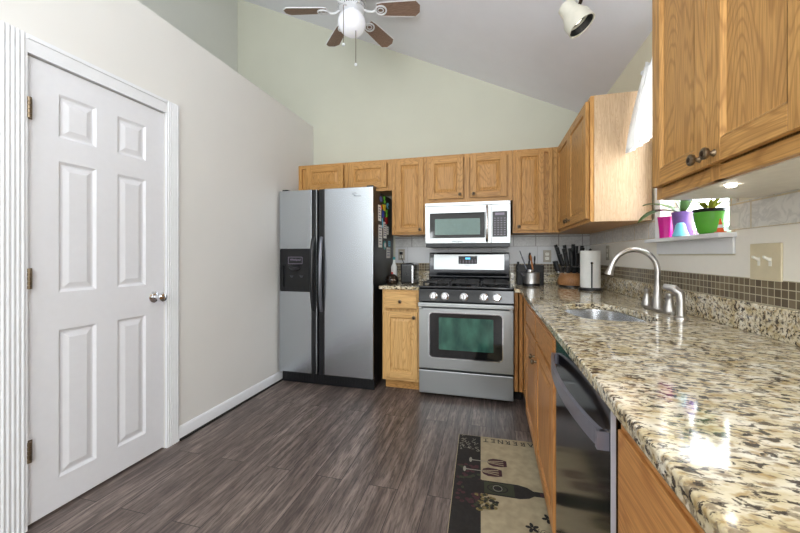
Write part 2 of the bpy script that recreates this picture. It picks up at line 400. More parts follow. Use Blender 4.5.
m = MB().box(XO-WT, YR, 0, XO, YB+WT, cz(XO)); struct('wall_outer', m, 'wall_o')
m = MB().holes([(XO, 0), (XR, 0), (XR, cz(XR)), (XO, cz(XO))], [[(-2.7, .9), (-2.0, .9), (-2.0, 2.0), (-2.7, 2.0)]], YR, YR+.1, 'y'); struct('wall_rear', m, 'wall_l')

def baseboard(mb, x, y0, y1, sgn):
    mb.prism([(x, 0), (x+.014*sgn, 0), (x+.014*sgn, .066), (x+.009*sgn, .078), (x+.006*sgn, .084), (x, .086)], y0, y1, 'y')
    mb.prism([(x+.014*sgn, 0), (x+.026*sgn, 0), (x+.024*sgn, .008), (x+.014*sgn, .013)], y0, y1, 'y', 1)
    return mb
struct('baseboard_left', baseboard(MB(), XL, 1.757, YB-.01, 1), ['white_gloss', 'shadow_gap'])

# pantry door, six raised panels
def raised(mb, x0, x1, z0, z1, yf, rec, sl, fld, m=0):
    """recessed moulding ring and a raised field; the front faces -y"""
    A = [(x0, yf, z0), (x1, yf, z0), (x1, yf, z1), (x0, yf, z1)]
    R = lambda i, y: [(x0+i, y, z0+i), (x1-i, y, z0+i), (x1-i, y, z1-i), (x0+i, y, z1-i)]
    rings = [A, R(sl, yf+rec), R(sl*1.7, yf+rec), R(sl*1.7+fld, yf+rec*.25)]
    for P, Q in zip(rings, rings[1:]):
        for k in range(4): mb.quad([P[k], P[(k+1) % 4], Q[(k+1) % 4], Q[k]], m)
    mb.quad(rings[-1], m)
dw = DY1-DY0
door = bpy.data.objects.new('door_1', None); C.objects.link(door); door.location = (XL-.004, DY0, 0); door.rotation_euler = (0, 0, PI/2); door['kind'] = 'structure'
cells = []
for a, b_ in ((.118, .276), (.377, .534)):
    for z0, z1 in ((.150, .832), (1.006, 1.612), (1.722, 1.922)): cells.append((a, b_, z0, z1))
m = MB()
m.holes([(.004, .012), (dw-.004, .012), (dw-.004, DZ-.006), (.004, DZ-.006)], [[(a, z0), (b_, z0), (b_, z1), (a, z1)] for a, b_, z0, z1 in cells], 0, .036, 'y')
for a, b_, z0, z1 in cells: raised(m, a, b_, z0, z1, 0, .009, .012, .022)
m.build('door_leaf', 'white', door)
kn = MB()
kx, kz = dw-.066, .93
kn.lathe((kx, 0, kz), [(.033, 0), (.033, .004), (.026, .009), (.012, .012), (.011, .034), (.018, .04), (.027, .050), (.029, .060), (.024, .070), (.012, .075), (0.0001, .076)], 24, (0, -1, 0))
kn.build('door_handle', 'chrome', door)
for hz in (1.811, 1.076, .332):
    h = MB().box(.001, -.003, hz-.045, .022, .001, hz+.045).box(.001, -.016, hz-.045, .008, .0, hz+.045)
    for k in range(5): h.cyl((.004, -.018, hz-.045+k*.018+.001), (.004, -.018, hz-.045+(k+1)*.018-.001), .008, n=12)
    h.build('hinge', 'bronze', door)
# jamb and casings
m = MB().box(XL-.1, DY0-.0, 0, XL-.04, DY0+.004, DZ).box(XL-.1, DY1-.004, 0, XL-.04, DY1, DZ).box(XL-.1, DY0, DZ-.004, XL-.04, DY1, DZ)
m.box(XL-.1, DY0, -.0, XL-.05, DY1, .004, 0)
struct('trim_1', m, 'white_gloss')
def fluted(y0, y1):
    m = MB().box(XL+.0005, y0, 0, XL+.014, y1, DZ+.078)
    wd = y1-y0; n = 5
    for k in range(n):
        y = y0 + .006 + (wd-.012)*(k+.5)/n; r = (wd-.012)/n*.36
        m.prism([(XL+.014 + r*.7*math.sin(PI*i/6), y - r*math.cos(PI*i/6)) for i in range(7)], 0, DZ+.078, 'z')
    return m
struct('trim_2', fluted(DY0-.092, DY0-.002), 'white_gloss')
struct('trim_3', fluted(DY1+.002, DY1+.088), 'white_gloss')
m = MB().box(XL+.0005, DY0-.002, DZ, XL+.013, DY1+.002, DZ+.078).box(XL+.013, DY0-.002, DZ+.060, XL+.018, DY1+.002, DZ+.078)
struct('trim_4', m, 'white_gloss')

# window
wn = MB().box(XR+.06, WY0, WZ0, XR+.11, WY0+.035, WZ1).box(XR+.06, WY1-.035, WZ0, XR+.11, WY1, WZ1).box(XR+.06, WY0, WZ0, XR+.11, WY1, WZ0+.035).box(XR+.06, WY0, WZ1-.035, XR+.11, WY1, WZ1).box(XR+.065, WY0, 1.70, XR+.105, WY1, 1.735)
win = struct('window_1', wn, 'white_gloss', bevel=.003)
MB().box(XR+.083, WY0+.03, WZ0+.03, XR+.087, WY1-.03, WZ1-.03).build('pane', 'glass', win)
m = MB().box(XR-.062, 1.535, WZ0-.018, XR+.06, 2.175, WZ0).box(XR-.012, 1.545, WZ0-.080, XR-.001, 2.155, WZ0-.018)
struct('trim_5', m, 'white_gloss', bevel=.003)
m = MB().box(XR-.012, WY1+.001, WZ0+.001, XR-.0005, 2.17, WZ1+.06).box(XR-.012, WY0-.001, WZ1, XR-.0005, WY1+.001, WZ1+.06).box(XR-.012, 1.52, WZ1, XR-.0005, WY0-.001, WZ1+.06)
struct('trim_6', m, 'white_gloss')

# splash tiles
struct('trim_7', MB().box(-.972, YB-.006, 1.0155, XR, YB-.0005, 1.098), 'mosaic_b')
struct('trim_8', MB().box(XR-.006, -1.2, 1.0155, XR-.0005, YB-.0065, 1.098), 'mosaic_r')
struct('trim_9', MB().box(-.972, YB-.005, 1.0985, XR, YB-.0005, 1.262), 'band_b')
struct('trim_10', MB().box(-.972, YB-.008, 1.2625, XR, YB-.0005, 1.371), 'subway_b')
struct('trim_11', MB().box(XR-.005, -1.2, 1.0985, XR-.0005, 1.543, 1.27).box(XR-.005, 1.543, 1.0985, XR-.0005, 2.156, 1.176).box(XR-.005, 2.156, 1.0985, XR-.0005, YB-.0055, 1.27), 'band_r')
struct('trim_12', MB().box(XR-.008, -1.2, 1.2705, XR-.0005, 1.532, 1.371).box(XR-.008, 2.178, 1.2705, XR-.0005, YB-.0085, 1.371), 'subway_r')
struct('trim_12b'.replace('b', '').replace('12', '13'), MB().box(XR-.008, 1.5325, 1.2705, XR-.0005, WY0-.001, 1.60), 'subway_r')

# ---------------------------------------------------------------- cabinets (local frame: x along the front, front faces -y, back at y=0)
def knob(mb, x, y, z, r=.016):
    mb.lathe((x, y, z), [(r*.6, 0), (r*.38, .006), (r*.38, .012), (r*.9, .016), (r, .021), (r*.96, .025), (r*.78, .027)], 20, (0, -1, 0), 0)
    mb.lathe((x, y-.0262, z), [(r*.78, 0), (r*.5, .0006), (r*.42, .0022), (.0001, .003)], 20, (0, -1, 0), 1)
def cab_door(root, x0, x1, z0, z1, yf, kx=None, kz=None, name='door', slab=False, st=.055, rais=True, mats=('oak_v', 'oak_h', 'oak_p'), kr=.016):
    t = .02; m = MB()
    if slab:
        m.box(x0+.006, yf-t, z0+.006, x1-.006, yf-.001, z1-.006, 1)
        m.box(x0, yf-t+.007, z0, x1, yf-.001, z1, 1)
    else:
        m.box(x0, yf-t, z0, x0+st, yf-.001, z1, 0); m.box(x1-st, yf-t, z0, x1, yf-.001, z1, 0)
        m.box(x0+st, yf-t, z0, x1-st, yf-.001, z0+st, 1); m.box(x0+st, yf-t, z1-st, x1-st, yf-.001, z1, 1)
        a, b_, c, d = x0+st, x1-st, z0+st, z1-st
        if rais: raised(m, a, b_, c, d, yf-t, .009, .007, .022, 2)
        else:
            R = lambda i, y: [(a+i, y, c+i), (b_-i, y, c+i), (b_-i, y, d-i), (a+i, y, d-i)]
            P, Q = R(0, yf-t), R(.009, yf-t+.009)
            for k in range(4): m.quad([P[k], P[(k+1) % 4], Q[(k+1) % 4], Q[k]], 0)
            m.quad(Q, 2)
    o = m.build(name, list(mats), root, bevel=.0022 if slab or True else 0, seg=2)
    if kx is not None:
        k = MB(); knob(k, kx, yf-t, kz, kr); k.build('knob', ['bronze', 'bronze_dark'], o)
    return o
def cabinet(name, label, loc, rot, W, D, z0, z1, fronts, group, toe=0, mats=('oak_v', 'oak_h', 'oak_p'), endpan=None, under=None, stiles=(), open_top=False):
    r = thing(name, label, 'cabinet', (loc[0], loc[1], 0), rot, group); LOCAL.add(r.name)
    zb = z0+toe
    m = MB()
    # carcass and face frame
    if open_top:
        m.box(.001, -D+.019, zb, .02, -.002, z1, 0).box(W-.02, -D+.019, zb, W-.001, -.002, z1, 0).box(.02, -D+.019, zb, W-.02, -.002, zb+.018, 0).box(.02, -.012, zb, W-.02, -.002, z1, 0)
    else: m.box(.001, -D+.019, zb, W-.001, -.002, z1, 0)
    fr = MB(); y0, y1 = -D, -D+.019
    xs = [0.0005] + [s for s in stiles] + [W-.0005]
    fr.box(.0005, y0, zb, .036, y1, z1, 0); fr.box(W-.036, y0, zb, W-.0005, y1, z1, 0)
    for s in stiles: fr.box(s-.02, y0, zb, s+.02, y1, z1, 0)
    fr.box(.036, y0+.0005, zb, W-.036, y1, zb+.036, 1); fr.box(.036, y0+.0005, z1-.036, W-.036, y1, z1, 1)
    m.build('carcass', [mats[0]], r); fr.build('face_frame', list(mats), r)
    if toe: MB().box(.002, -D+.092, z0+.001, W-.002, -D+.104, zb).build('toe_kick', 'shadow_gap' if mats[0] == 'oak_bv' else 'oak_h', r)
    if under: MB().box(.002, -D+.02, zb-.003, W-.002, -.003, zb).build('underside_panel', under, r)
    if endpan:
        MB().box(W, -D+.019, zb, W+.004, -.003, z1).build('end_panel', endpan, r)
    for f in fronts: cab_door(r, *f[:4], -D, mats=mats, **f[4])
    return r
UB, UT = 1.372, 2.098
Dp = YB-3.175-.0085
yb = YB-.009
# back wall uppers (local x = world x - loc.x)
cabinet('wall_cabinet', 'short oak wall cabinet over the refrigerator in the left corner', (-1.924, yb, 0), 0, 1.003, Dp, 1.80, UT,
        [(.099, .505, 1.83, UT-.022, dict()), (.565, .954, 1.83, UT-.022, dict())], 'oak wall cabinets', stiles=(.535,))
cabinet('wall_cabinet', 'narrow tall oak wall cabinet with one door between refrigerator and microwave', (-.920, yb, 0), 0, .333, Dp, UB, UT,
        [(.043, .310, UB+.018, UT-.022, dict(kx=.280, kz=1.418, st=.05))], 'oak wall cabinets')
cabinet('wall_cabinet', 'short two-door oak wall cabinet directly above the microwave', (-.586, yb, 0), 0, .765, Dp, 1.66, UT,
        [(.024, .340, 1.695, UT-.022, dict(kx=.312, kz=1.727)), (.402, .716, 1.695, UT-.022, dict(kx=.432, kz=1.727))], 'oak wall cabinets', stiles=(.371,))
cabinet('wall_cabinet', 'single-door oak wall cabinet in the right back corner beside the microwave', (.18, yb, 0), 0, XR-.18-.004, Dp, UB, UT,
        [(.022, .255, UB+.022, UT-.022, dict(kx=.05, kz=1.425, st=.045))], 'oak wall cabinets', stiles=(.31, .345))
# right wall uppers (local x runs toward the camera: world y = loc.y - x)
xb = XR-.009; Dr = XR-.548-.009
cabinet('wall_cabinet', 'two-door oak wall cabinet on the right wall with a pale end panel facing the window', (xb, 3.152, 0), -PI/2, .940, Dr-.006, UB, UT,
        [(.02, .445, UB+.02, UT-.02, dict(kx=.41, kz=1.424)), (.45, .915, UB+.02, UT-.02, dict(kx=.485, kz=1.424))], 'oak wall cabinets', endpan='oak_veneer_lit', stiles=(.447,))
rn = cabinet('wall_cabinet', 'large near two-door oak wall cabinet at the upper right, over the switch plate', (xb, 1.412, 0), -PI/2, .66, Dr-.018, UB, 2.30,
        [(.012, .3265, UB+.040, 2.28, dict(kx=.300, kz=1.436, rais=False, kr=.0155)), (.3295, .640, UB+.040, 2.28, dict(kx=.362, kz=1.436, rais=False, kr=.0155))], 'oak wall cabinets', under='cab_white', stiles=(.328,))
pk = MB().lathe((.630, 1.137, UB-.004), [(.0001, -.006), (.008, -.006), (.011, -.004), (.012, 0)], 24).build('underside_disc', 'glow_disc')  # small emissive disc set under the cabinet
tag(pk, 'small glowing round disc under the near right wall cabinet', 'light')

# base cabinets
BM = ('oak_bv', 'oak_bh', 'oak_bp')
LB = ('oak_lit_v', 'oak_lit_h', 'oak_lit_p')
Db = YB-2.87-.009
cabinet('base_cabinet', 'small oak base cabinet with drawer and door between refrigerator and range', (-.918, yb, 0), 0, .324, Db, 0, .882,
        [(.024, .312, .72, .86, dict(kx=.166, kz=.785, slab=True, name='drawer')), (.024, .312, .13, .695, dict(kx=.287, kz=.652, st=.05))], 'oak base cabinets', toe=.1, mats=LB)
cabinet('base_cabinet', 'oak corner filler cabinet between the range and the right-hand run', (.176, yb, 0), 0, .062, Db-.0, 0, .882, [], 'oak base cabinets', toe=.1, mats=BM)
Dc = XR-.243-.009
sinkcab = cabinet('base_cabinet', 'oak sink base cabinet with two doors under two false drawer fronts', (xb, 2.864, 0), -PI/2, 1.478, Dc, 0, .882,
        [(.40, .93, .735, .862, dict(slab=True, name='false_drawer_front')), (.945, 1.463, .735, .862, dict(slab=True, name='false_drawer_front')),
         (.40, .93, .125, .722, dict(kx=.895, kz=.635, st=.055, kr=.014)), (.945, 1.463, .125, .722, dict(kx=.975, kz=.63, st=.055, kr=.014))], 'oak base cabinets', toe=.1, mats=BM, stiles=(.2, .385, .937), open_top=True)
cabinet('base_cabinet', 'near oak base cabinet right of the dishwasher, lower right of the photo', (xb, .757, 0), -PI/2, .61, Dc, 0, .882,
        [(.040, .585, .13, .866, dict(kx=.10, kz=.690, slab=True, kr=.013))], 'oak base cabinets', toe=.1, mats=BM)

# ---------------------------------------------------------------- countertops
top = thing('countertop', 'long granite countertop along the right wall with upstand and sink cutout', 'countertop', (.55, 1.5, .884))
hole = [(.345, 1.70), (.335, 1.80), (.333, 1.89), (.352, 1.97), (.40, 2.035), (.47, 2.075), (.55, 2.085), (.61, 2.05), (.64, 1.98), (.655, 1.88), (.665, 1.76), (.668, 1.67), (.645, 1.60), (.59, 1.575), (.50, 1.565), (.41, 1.575), (.365, 1.62)]
def smooth_loop(pts, it=2):
    for _ in range(it):
        out = []
        for i in range(len(pts)):
            p, q = pts[i], pts[(i+1) % len(pts)]
            out += [(.75*p[0]+.25*q[0], .75*p[1]+.25*q[1]), (.25*p[0]+.75*q[0], .25*p[1]+.75*q[1])]
        pts = out
    return pts
hole = smooth_loop(hole, 1)
m = MB().holes([(.215, -.55), (XR-.001, -.55), (XR-.001, YB-.001), (.1735, YB-.001), (.1735, 2.838), (.215, 2.838)], [hole], .8835, .914)
m.build('slab', 'granite', top, bevel=.006, seg=3)
m = MB().box(XR-.022, -.55, .9145, XR-.001, YB-.022, 1.015).box(.1735, YB-.022, .9145, XR-.001, YB-.001, 1.015)
m.build('upstand', 'granite', top, bevel=.003)
# sink bowl inside the cutout (undermount)
sk = thing('sink', 'stainless undermount kitchen sink set in the granite countertop', 'sink', (.5, 1.83, .883))
hc = (.5, 1.83); m = MB(); n = len(hole)
def ring(f, z): return [(hc[0]+(p[0]-hc[0])*f, hc[1]+(p[1]-hc[1])*f, z) for p in hole]
rg = [ring(1.06, .8825), ring(1.01, .8825), ring(1.005, .872), ring(.97, .74), ring(.93, .708), ring(.82, .700), ring(.12, .694)]
vs = [p for r_ in rg for p in r_]
m.add(vs, [(j*n+k, j*n+(k+1) % n, (j+1)*n+(k+1) % n, (j+1)*n+k) for j in range(len(rg)-1) for k in range(n)])
m.build('bowl', 'steel_sink', sk)
MB().lathe((.5, 1.83, .692), [(.052, 0), (.052, .004), (.04, .005), (.036, .002), (.0001, .001)], 24).build('drain', 'chrome', sk)
top2 = thing('countertop', 'short granite countertop section between the refrigerator and the range', 'countertop', (-.77, 3.15, .884))
MB().box(-.945, 2.845, .8835, -.592, YB-.001, .914).build('slab', 'granite', top2, bevel=.006, seg=3)
MB().box(-.945, YB-.022, .9145, -.592, YB-.001, 1.015).build('upstand', 'granite', top2, bevel=.003)

# ---------------------------------------------------------------- refrigerator
fr = thing('refrigerator', 'stainless side-by-side refrigerator with black sides and ice dispenser', 'refrigerator', (-1.44, 3.15, 0))
MB().box(-1.893, 2.885, .03, -.984, 3.44, 1.752).build('cabinet_body', 'black', fr, bevel=.006)
def fdoor(x0, x1, name):
    o = MB().box(x0, 2.812, .107, x1, 2.878, 1.772).build(name, 'black', fr, bevel=.008, seg=3)
    return o
L_ = fdoor(-1.899, -1.512, 'freezer_door'); R_ = fdoor(-1.504, -.978, 'fresh_food_door')
MB().box(-1.897, 2.800, 1.2365, -1.567, 2.814, 1.770).build('steel_skin', 'steel', L_, bevel=.004)
MB().box(-1.897, 2.800, .110, -1.567, 2.814, .848).build('steel_skin', 'steel', L_, bevel=.004)
MB().box(-1.441, 2.800, .110, -.980, 2.814, 1.770).build('steel_skin', 'steel', R_, bevel=.006, seg=3)
# trim strip and handles
MB().box(-1.523, 2.802, .112, -1.513, 2.813, 1.768).build('edge_strip', 'steel', L_)
def handle(xc, sgn, par):
    m = MB()
    m.box(xc-.018, 2.796, .112, xc+.018, 2.8115, 1.768, 0)
    o = m.build('handle', 'black', par, bevel=.004)
    pts = []
    for i in range(25):
        t = i/24; z = .68 + .66*t; b_ = math.sin(PI*t)
        pts.append((xc + sgn*.004*b_, 2.795-.045*b_**.6, z))
    g = MB().tube(pts, .0125, 10, 0, rz=1.25); g.build('grip', 'bar' if xc > -1.5 else 'black', o)
    return o
handle(-1.545, 1, L_); handle(-1.464, 1, R_)
# dispenser
dp = MB()
dp.holes([(-1.888, .856), (-1.575, .856), (-1.575, 1.228), (-1.888, 1.228)], [rrect(-1.855, .885, -1.605, 1.09, .012)], 2.794, 2.812, 'y')
dpo = dp.build('dispenser', 'black', L_, bevel=.002)
m = MB().box(-1.856, 2.8615, .884, -1.604, 2.864, 1.091).box(-1.858, 2.812, .884, -1.853, 2.862, 1.091).box(-1.607, 2.812, .884, -1.602, 2.862, 1.091).box(-1.858, 2.812, 1.089, -1.602, 2.862, 1.093).box(-1.858, 2.796, .880, -1.602, 2.862, .886)
m.build('dispenser_recess', 'black_gloss', dpo)
m = MB().lathe((-1.735, 2.80, 1.075), [(.052, 0), (.05, .012), (.03, .03), (.0001, .032)], 20, (0, .2, -1)); m.lathe((-1.775, 2.83, 1.0), [(.028, 0), (.026, .02), (.01, .03)], 16, (0, .3, -1)); m.lathe((-1.675, 2.83, 1.0), [(.028, 0), (.026, .02), (.01, .03)], 16, (0, .3, -1))
m.build('dispenser_spout', 'bar', dpo)
MB().cyl((-1.80, 2.835, .99), (-1.805, 2.82, .90), .006, n=10).build('lever', 'marks', dpo)
MB().cyl((-1.67, 2.835, .99), (-1.67, 2.82, .93), .006, n=10).build('lever', 'marks', dpo)
RX = Matrix.Rotation(PI/2, 4, 'X')
m = MB().holes(rrect(-1.80, 1.10, -1.655, 1.163, .006), [rrect(-1.797, 1.103, -1.658, 1.160, .004)], 2.793, 2.7942, 'y', 0)
m.text('Whirlpool', .026, Matrix.Translation((-1.727, 2.7936, 1.137)) @ RX, 0)
m.build('dispenser_mark', 'marks', dpo)
# logo: little swirl and word
m = MB().tube([(-1.150 + .018*math.cos(t)*1.2, 2.7995, 1.712 + .008*math.sin(t)) for t in [i*PI*1.6/14 for i in range(15)]], .0016, 6)
m.text('Whirlpool', .016, Matrix.Translation((-1.125, 2.7995, 1.694)) @ RX, 0); m.build('brand_mark', 'logo', R_)
m = MB().box(-1.892, 2.842, .006, -.985, 2.86, .104)
for k in range(34): m.box(-1.86+k*.0255, 2.838, .03, -1.848+k*.0255, 2.842, .088)
m.build('base_grille', 'black', fr, bevel=.003)
for x in (-1.865, -1.03):
    MB().box(x-.022, 2.83, 1.7735, x+.04, 2.93, 1.787).build('hinge_cover', 'black', fr, bevel=.005)
for x in (-1.86, -1.02):
    for y in (2.92, 3.38): MB().cyl((x, y, 0), (x, y, .031), .02).build('foot', 'black', fr)

# papers and magnets on the refrigerator side
FX = -.9835
def note(y0, y1, z0, z1, mat, label, cat='paper', name='paper_note', group='papers on the refrigerator side', lines=5):
    m = MB().box(FX, y0, z0, FX+.0015, y1, z1, 0)
    for k in range(lines):
        z = z1 - (k+1)*(z1-z0)/(lines+1.2); m.box(FX+.0015, y0+.012, z-.003, FX+.0019, y1-.012-(k % 3)*.01, z+.003, 1)
    tag(m.build(name, [mat, 'ink']), label, cat, group)
note(2.945, 3.03, 1.49, 1.635, 'paper', 'white paper note nearest the front on the refrigerator side, upper of two')
note(2.955, 3.06, 1.25, 1.455, 'paper', 'long white paper note below the front upper note on the refrigerator side', lines=7)
note(3.10, 3.20, 1.34, 1.495, 'paper', 'white printed sheet in the middle of the refrigerator side, below the magnets', lines=6)
note(3.215, 3.27, 1.38, 1.46, 'paper', 'small white slip right of the middle printed sheet on the refrigerator', lines=3)
note(3.20, 3.33, 1.15, 1.255, 'paper', 'white card low at the rear edge of the refrigerator side', lines=3)
note(3.26, 3.33, 1.265, 1.32, 'cyan', 'pale blue sticker low on the rear of the refrigerator side', 'sticker', 'sticker', lines=2)
def disc(y, z, r, mat, label):
    m = MB().lathe((FX, y, z), [(r, 0), (r, .003), (r*.9, .0045)], 24, (1, 0, 0)).lathe((FX+.0045, y, z), [(r*.6, 0), (r*.5, .001)], 16, (1, 0, 0), 1)
    tag(m.build('fridge_magnet', [mat, 'paper']), label, 'magnet', 'magnets on the refrigerator side')
disc(3.14, 1.275, .042, 'teal', 'round teal picture magnet under the middle printed sheet')
def letter(ch, y, z, mat, size, label, rot=0):
    m = MB().text(ch, size, Matrix.Translation((FX+.0035, y, z)) @ Matrix.Rotation(PI/2, 4, 'Z') @ RX @ Matrix.Rotation(rot, 4, 'Z'), 0, thick=.0035, bold=.004)
    tag(m.build('letter_magnet', mat), label, 'magnet', 'magnets on the refrigerator side')
letter('S', 3.13, 1.70, 'lime', .085, 'bright green letter magnet at the top of the refrigerator side', .3)
letter('O', 3.02, 1.69, 'ink', .07, 'dull purple ring letter magnet at the top front of the refrigerator side')
letter('C', 3.23, 1.66, 'cyan', .075, 'pale blue letter magnet at the top rear of the refrigerator side', -.2)
letter('W', 3.12, 1.625, 'yellow', .075, 'yellow letter magnet just below the bright green one', .1)
letter('E', 3.09, 1.56, 'blue', .085, 'dark blue letter magnet in the centre of the magnet cluster', -.2)
letter('Z', 3.20, 1.58, 'lime', .08, 'yellow-green letter magnet right of the dark blue one', .3)
letter('J', 3.065, 1.485, 'cyan', .085, 'sky blue letter magnet at the lower left of the magnet cluster', .2)
letter('M', 3.19, 1.51, 'red', .085, 'red letter magnet at the lower right of the magnet cluster', .2)
letter('I', 3.03, 1.62, 'orange', .05, 'small orange letter magnet above the blue one', .5)

# ---------------------------------------------------------------- gas range
sx0, sx1, sy = -.586, .170, 2.82
rg_ = thing('gas_range', 'stainless freestanding gas range with black cooktop and five knobs', 'stove', (-.208, 3.15, 0))
MB().box(sx0+.004, sy+.045, .035, sx1-.004, 3.455, .895).build('range_body', 'black', rg_, bevel=.003)
# oven door
wx0, wx1, wz0, wz1 = -.497, .084, .338, .706
m = MB().holes([(sx0+.002, .243), (sx1-.002, .243), (sx1-.002, .743), (sx0+.002, .743)], [rrect(wx0, wz0, wx1, wz1, .03)], sy, sy+.04, 'y')
od = m.build('oven_door', 'steel_h', rg_, bevel=.004)
m = MB().prism(rrect(wx0+.001, wz0+.001, wx1-.001, wz1-.001, .03), sy+.004, sy+.03, 'y'); m.build('window_surround', 'black_gloss', od)
m = MB().prism(rrect(-.418, .405, .015, .668, .008), sy+.0028, sy+.0045, 'y'); m.build('oven_window', 'oven_glass', od)
m = MB().holes(rrect(wx0-.005, wz0-.005, wx1+.005, wz1+.005, .034), [rrect(wx0+.002, wz0+.002, wx1-.002, wz1-.002, .029)], sy-.0025, sy+.004, 'y'); m.build('window_rim', 'chrome', od)
m = MB().box(sx0+.002, sy-.045, .757, sx1-.002, sy-.028, .792)
for x in (sx0+.02, sx1-.02): m.box(x-.014, sy-.03, .735, x+.014, sy+.005, .792)
m.build('oven_handle', 'steel_h', od, bevel=.006, seg=3)
m = MB().box(sx0+.002, sy, .038, sx1-.002, sy+.04, .229); m.build('storage_drawer', 'steel_h', rg_, bevel=.006, seg=3)
for x in (sx0+.05, sx1-.05):
    for y in (2.95, 3.38): MB().cyl((x, y, 0), (x, y, .036), .018).build('foot', 'black', rg_)
# control panel
m = MB().prism([(sy+.045, .795), (sy-.008, .798), (sy+.008, .898), (sy+.045, .905)], sx0, sx1, 'x'); m.build('control_panel', 'gloss_dark', rg_, bevel=.004)
for kx in (-.461, -.367, -.214, -.057, .043):
    k = MB().lathe((kx, sy-.001, .842), [(.034, -.002), (.034, .003), (.030, .007), (.026, .008), (.024, .026), (.021, .029), (.0001, .029)], 28, (0, -1, .16))
    k.box(kx-.004, sy-.036, .823, kx+.004, sy-.027, .866)
    k.build('knob', 'chrome', rg_)
# cooktop
m = MB().box(sx0-.0, sy+.0, .9055, sx1, 3.40, .925); ct = m.build('cooktop', 'gloss_dark', rg_, bevel=.007, seg=3)
for bx in (-.42, -.208, .005):
    for by in (2.96, 3.22):
        if bx == -.208 and by > 3: continue
        b_ = MB().lathe((bx, by, .9255), [(.05, 0), (.05, .006), (.038, .009), (.036, .014), (.034, .018), (.0001, .02)], 24); b_.build('burner', 'black_matte', ct)
for gx0, gx1 in ((-.555, -.335), (-.325, -.095), (-.085, .14)):
    g = MB(); z = .951
    for y in (2.86, 3.32): g.box(gx0, y-.006, z-.006, gx1, y+.006, z+.006)
    for x in (gx0+.006, gx1-.006): g.box(x-.006, 2.86, z-.006, x+.006, 3.32, z+.006)
    xm = (gx0+gx1)/2; g.box(xm-.005, 2.86, z-.005, xm+.005, 3.32, z+.007)
    for y in (2.96, 3.09, 3.22): g.box(gx0+.006, y-.005, z-.005, gx1-.006, y+.005, z+.007)
    for x in (gx0+.006, gx1-.006):
        for y in (2.86, 3.32): g.box(x-.007, y-.007, .9255, x+.007, y+.007, z)
    g.build('grate', 'black_matte', ct, bevel=.002)
# back guard
m = MB().prism([(3.385, .93), (3.455, .93), (3.455, 1.205), (3.425, 1.205), (3.41, 1.195), (3.40, 1.03), (3.37, .975)], sx0-.012, sx1-.006, 'x'); bg = m.build('back_guard', 'gloss_dark', rg_, bevel=.004)
m = MB().prism([(3.3985, 1.038), (3.406, 1.038), (3.414, 1.187), (3.4065, 1.187)], -.553, .118, 'x'); m.build('steel_fascia', 'steel_h', bg, bevel=.002)
m = MB().box(-.310, 3.396, 1.094, -.133, 3.402, 1.170, 0); m.box(-.245, 3.3945, 1.138, -.198, 3.3965, 1.156, 1)
for i in range(6):
    for j in range(3): m.box(-.300+i*.029, 3.395, 1.102+j*.014, -.286+i*.029, 3.3965, 1.106+j*.014, 2)
m.text('Whirlpool', .016, Matrix.Translation((-.22, 3.3955, 1.078)) @ RX, 2)
m.build('clock_display', ['black', 'display', 'marks'], bg)

# ---------------------------------------------------------------- microwave
mx0, mx1, my, mz0, mz1 = -.582, .156, 3.085, 1.262, 1.647
mw = thing('microwave', 'stainless over-the-range microwave mounted under the short cabinet', 'microwave', (-.206, 3.28, 1.262))
MB().box(mx0+.004, my+.03, mz0+.001, mx1-.002, YB-.01, mz1).build('microwave_body', 'black', mw, bevel=.003)
m = MB().box(mx0, my, mz1-.028, mx1, my+.03, mz1)
for k in range(26): m.box(mx0+.02+k*.028, my-.0008, mz1-.008, mx0+.04+k*.028, my+.001, mz1-.005)
m.build('vent_strip', 'steel_h', mw, bevel=.002)
m = MB().holes([(mx0, mz0+.022), (-.002, mz0+.022), (-.002, mz1-.030), (mx0, mz1-.030)], [rrect(-.538, 1.333, -.056, 1.553, .008)], my, my+.03, 'y'); md = m.build('microwave_door', 'steel_h', mw, bevel=.003)
MB().prism(rrect(-.538, 1.333, -.056, 1.553, .008), my+.001, my+.02, 'y').build('window_surround', 'black_gloss', md)
MB().prism(rrect(-.492, 1.360, -.095, 1.503, .006), my+.0002, my+.0012, 'y').build('door_window', 'mw_glass', md)
m = MB().holes([(-.0005, mz0+.022), (mx1, mz0+.022), (mx1, mz1-.030), (-.0005, mz1-.030)], [[(.008, 1.338), (.131, 1.338), (.131, 1.556), (.008, 1.556)]], my, my+.03, 'y'); cp = m.build('control_frame', 'steel_h', mw, bevel=.002)
m = MB().box(.0085, my+.002, 1.3385, .1305, my+.02, 1.5555, 0).box(.031, my+.0012, 1.525, .108, my+.002, 1.545, 1)
for i in range(4):
    for j in range(8): m.box(.022+i*.027, my+.0012, 1.355+j*.020, .036+i*.027, my+.002, 1.361+j*.020, 1)
m.build('keypad', ['black', 'marks'], cp)
pts = [(-.037, my-.008-.040*math.sin(PI*min(1, max(0, t)))**.5, 1.302+.303*t) for t in [i/20 for i in range(21)]]
MB().tube(pts, .0115, 12).build('handle', 'chrome', md)
MB().text('Whirlpool', .022, Matrix.Translation((-.292, my-.0005, 1.300)) @ RX).build('brand_mark', 'logo', md)
MB().box(mx0+.006, my+.006, mz0-.012, mx1-.004, YB-.03, mz0+.0215).build('underside', 'black', mw, bevel=.003)

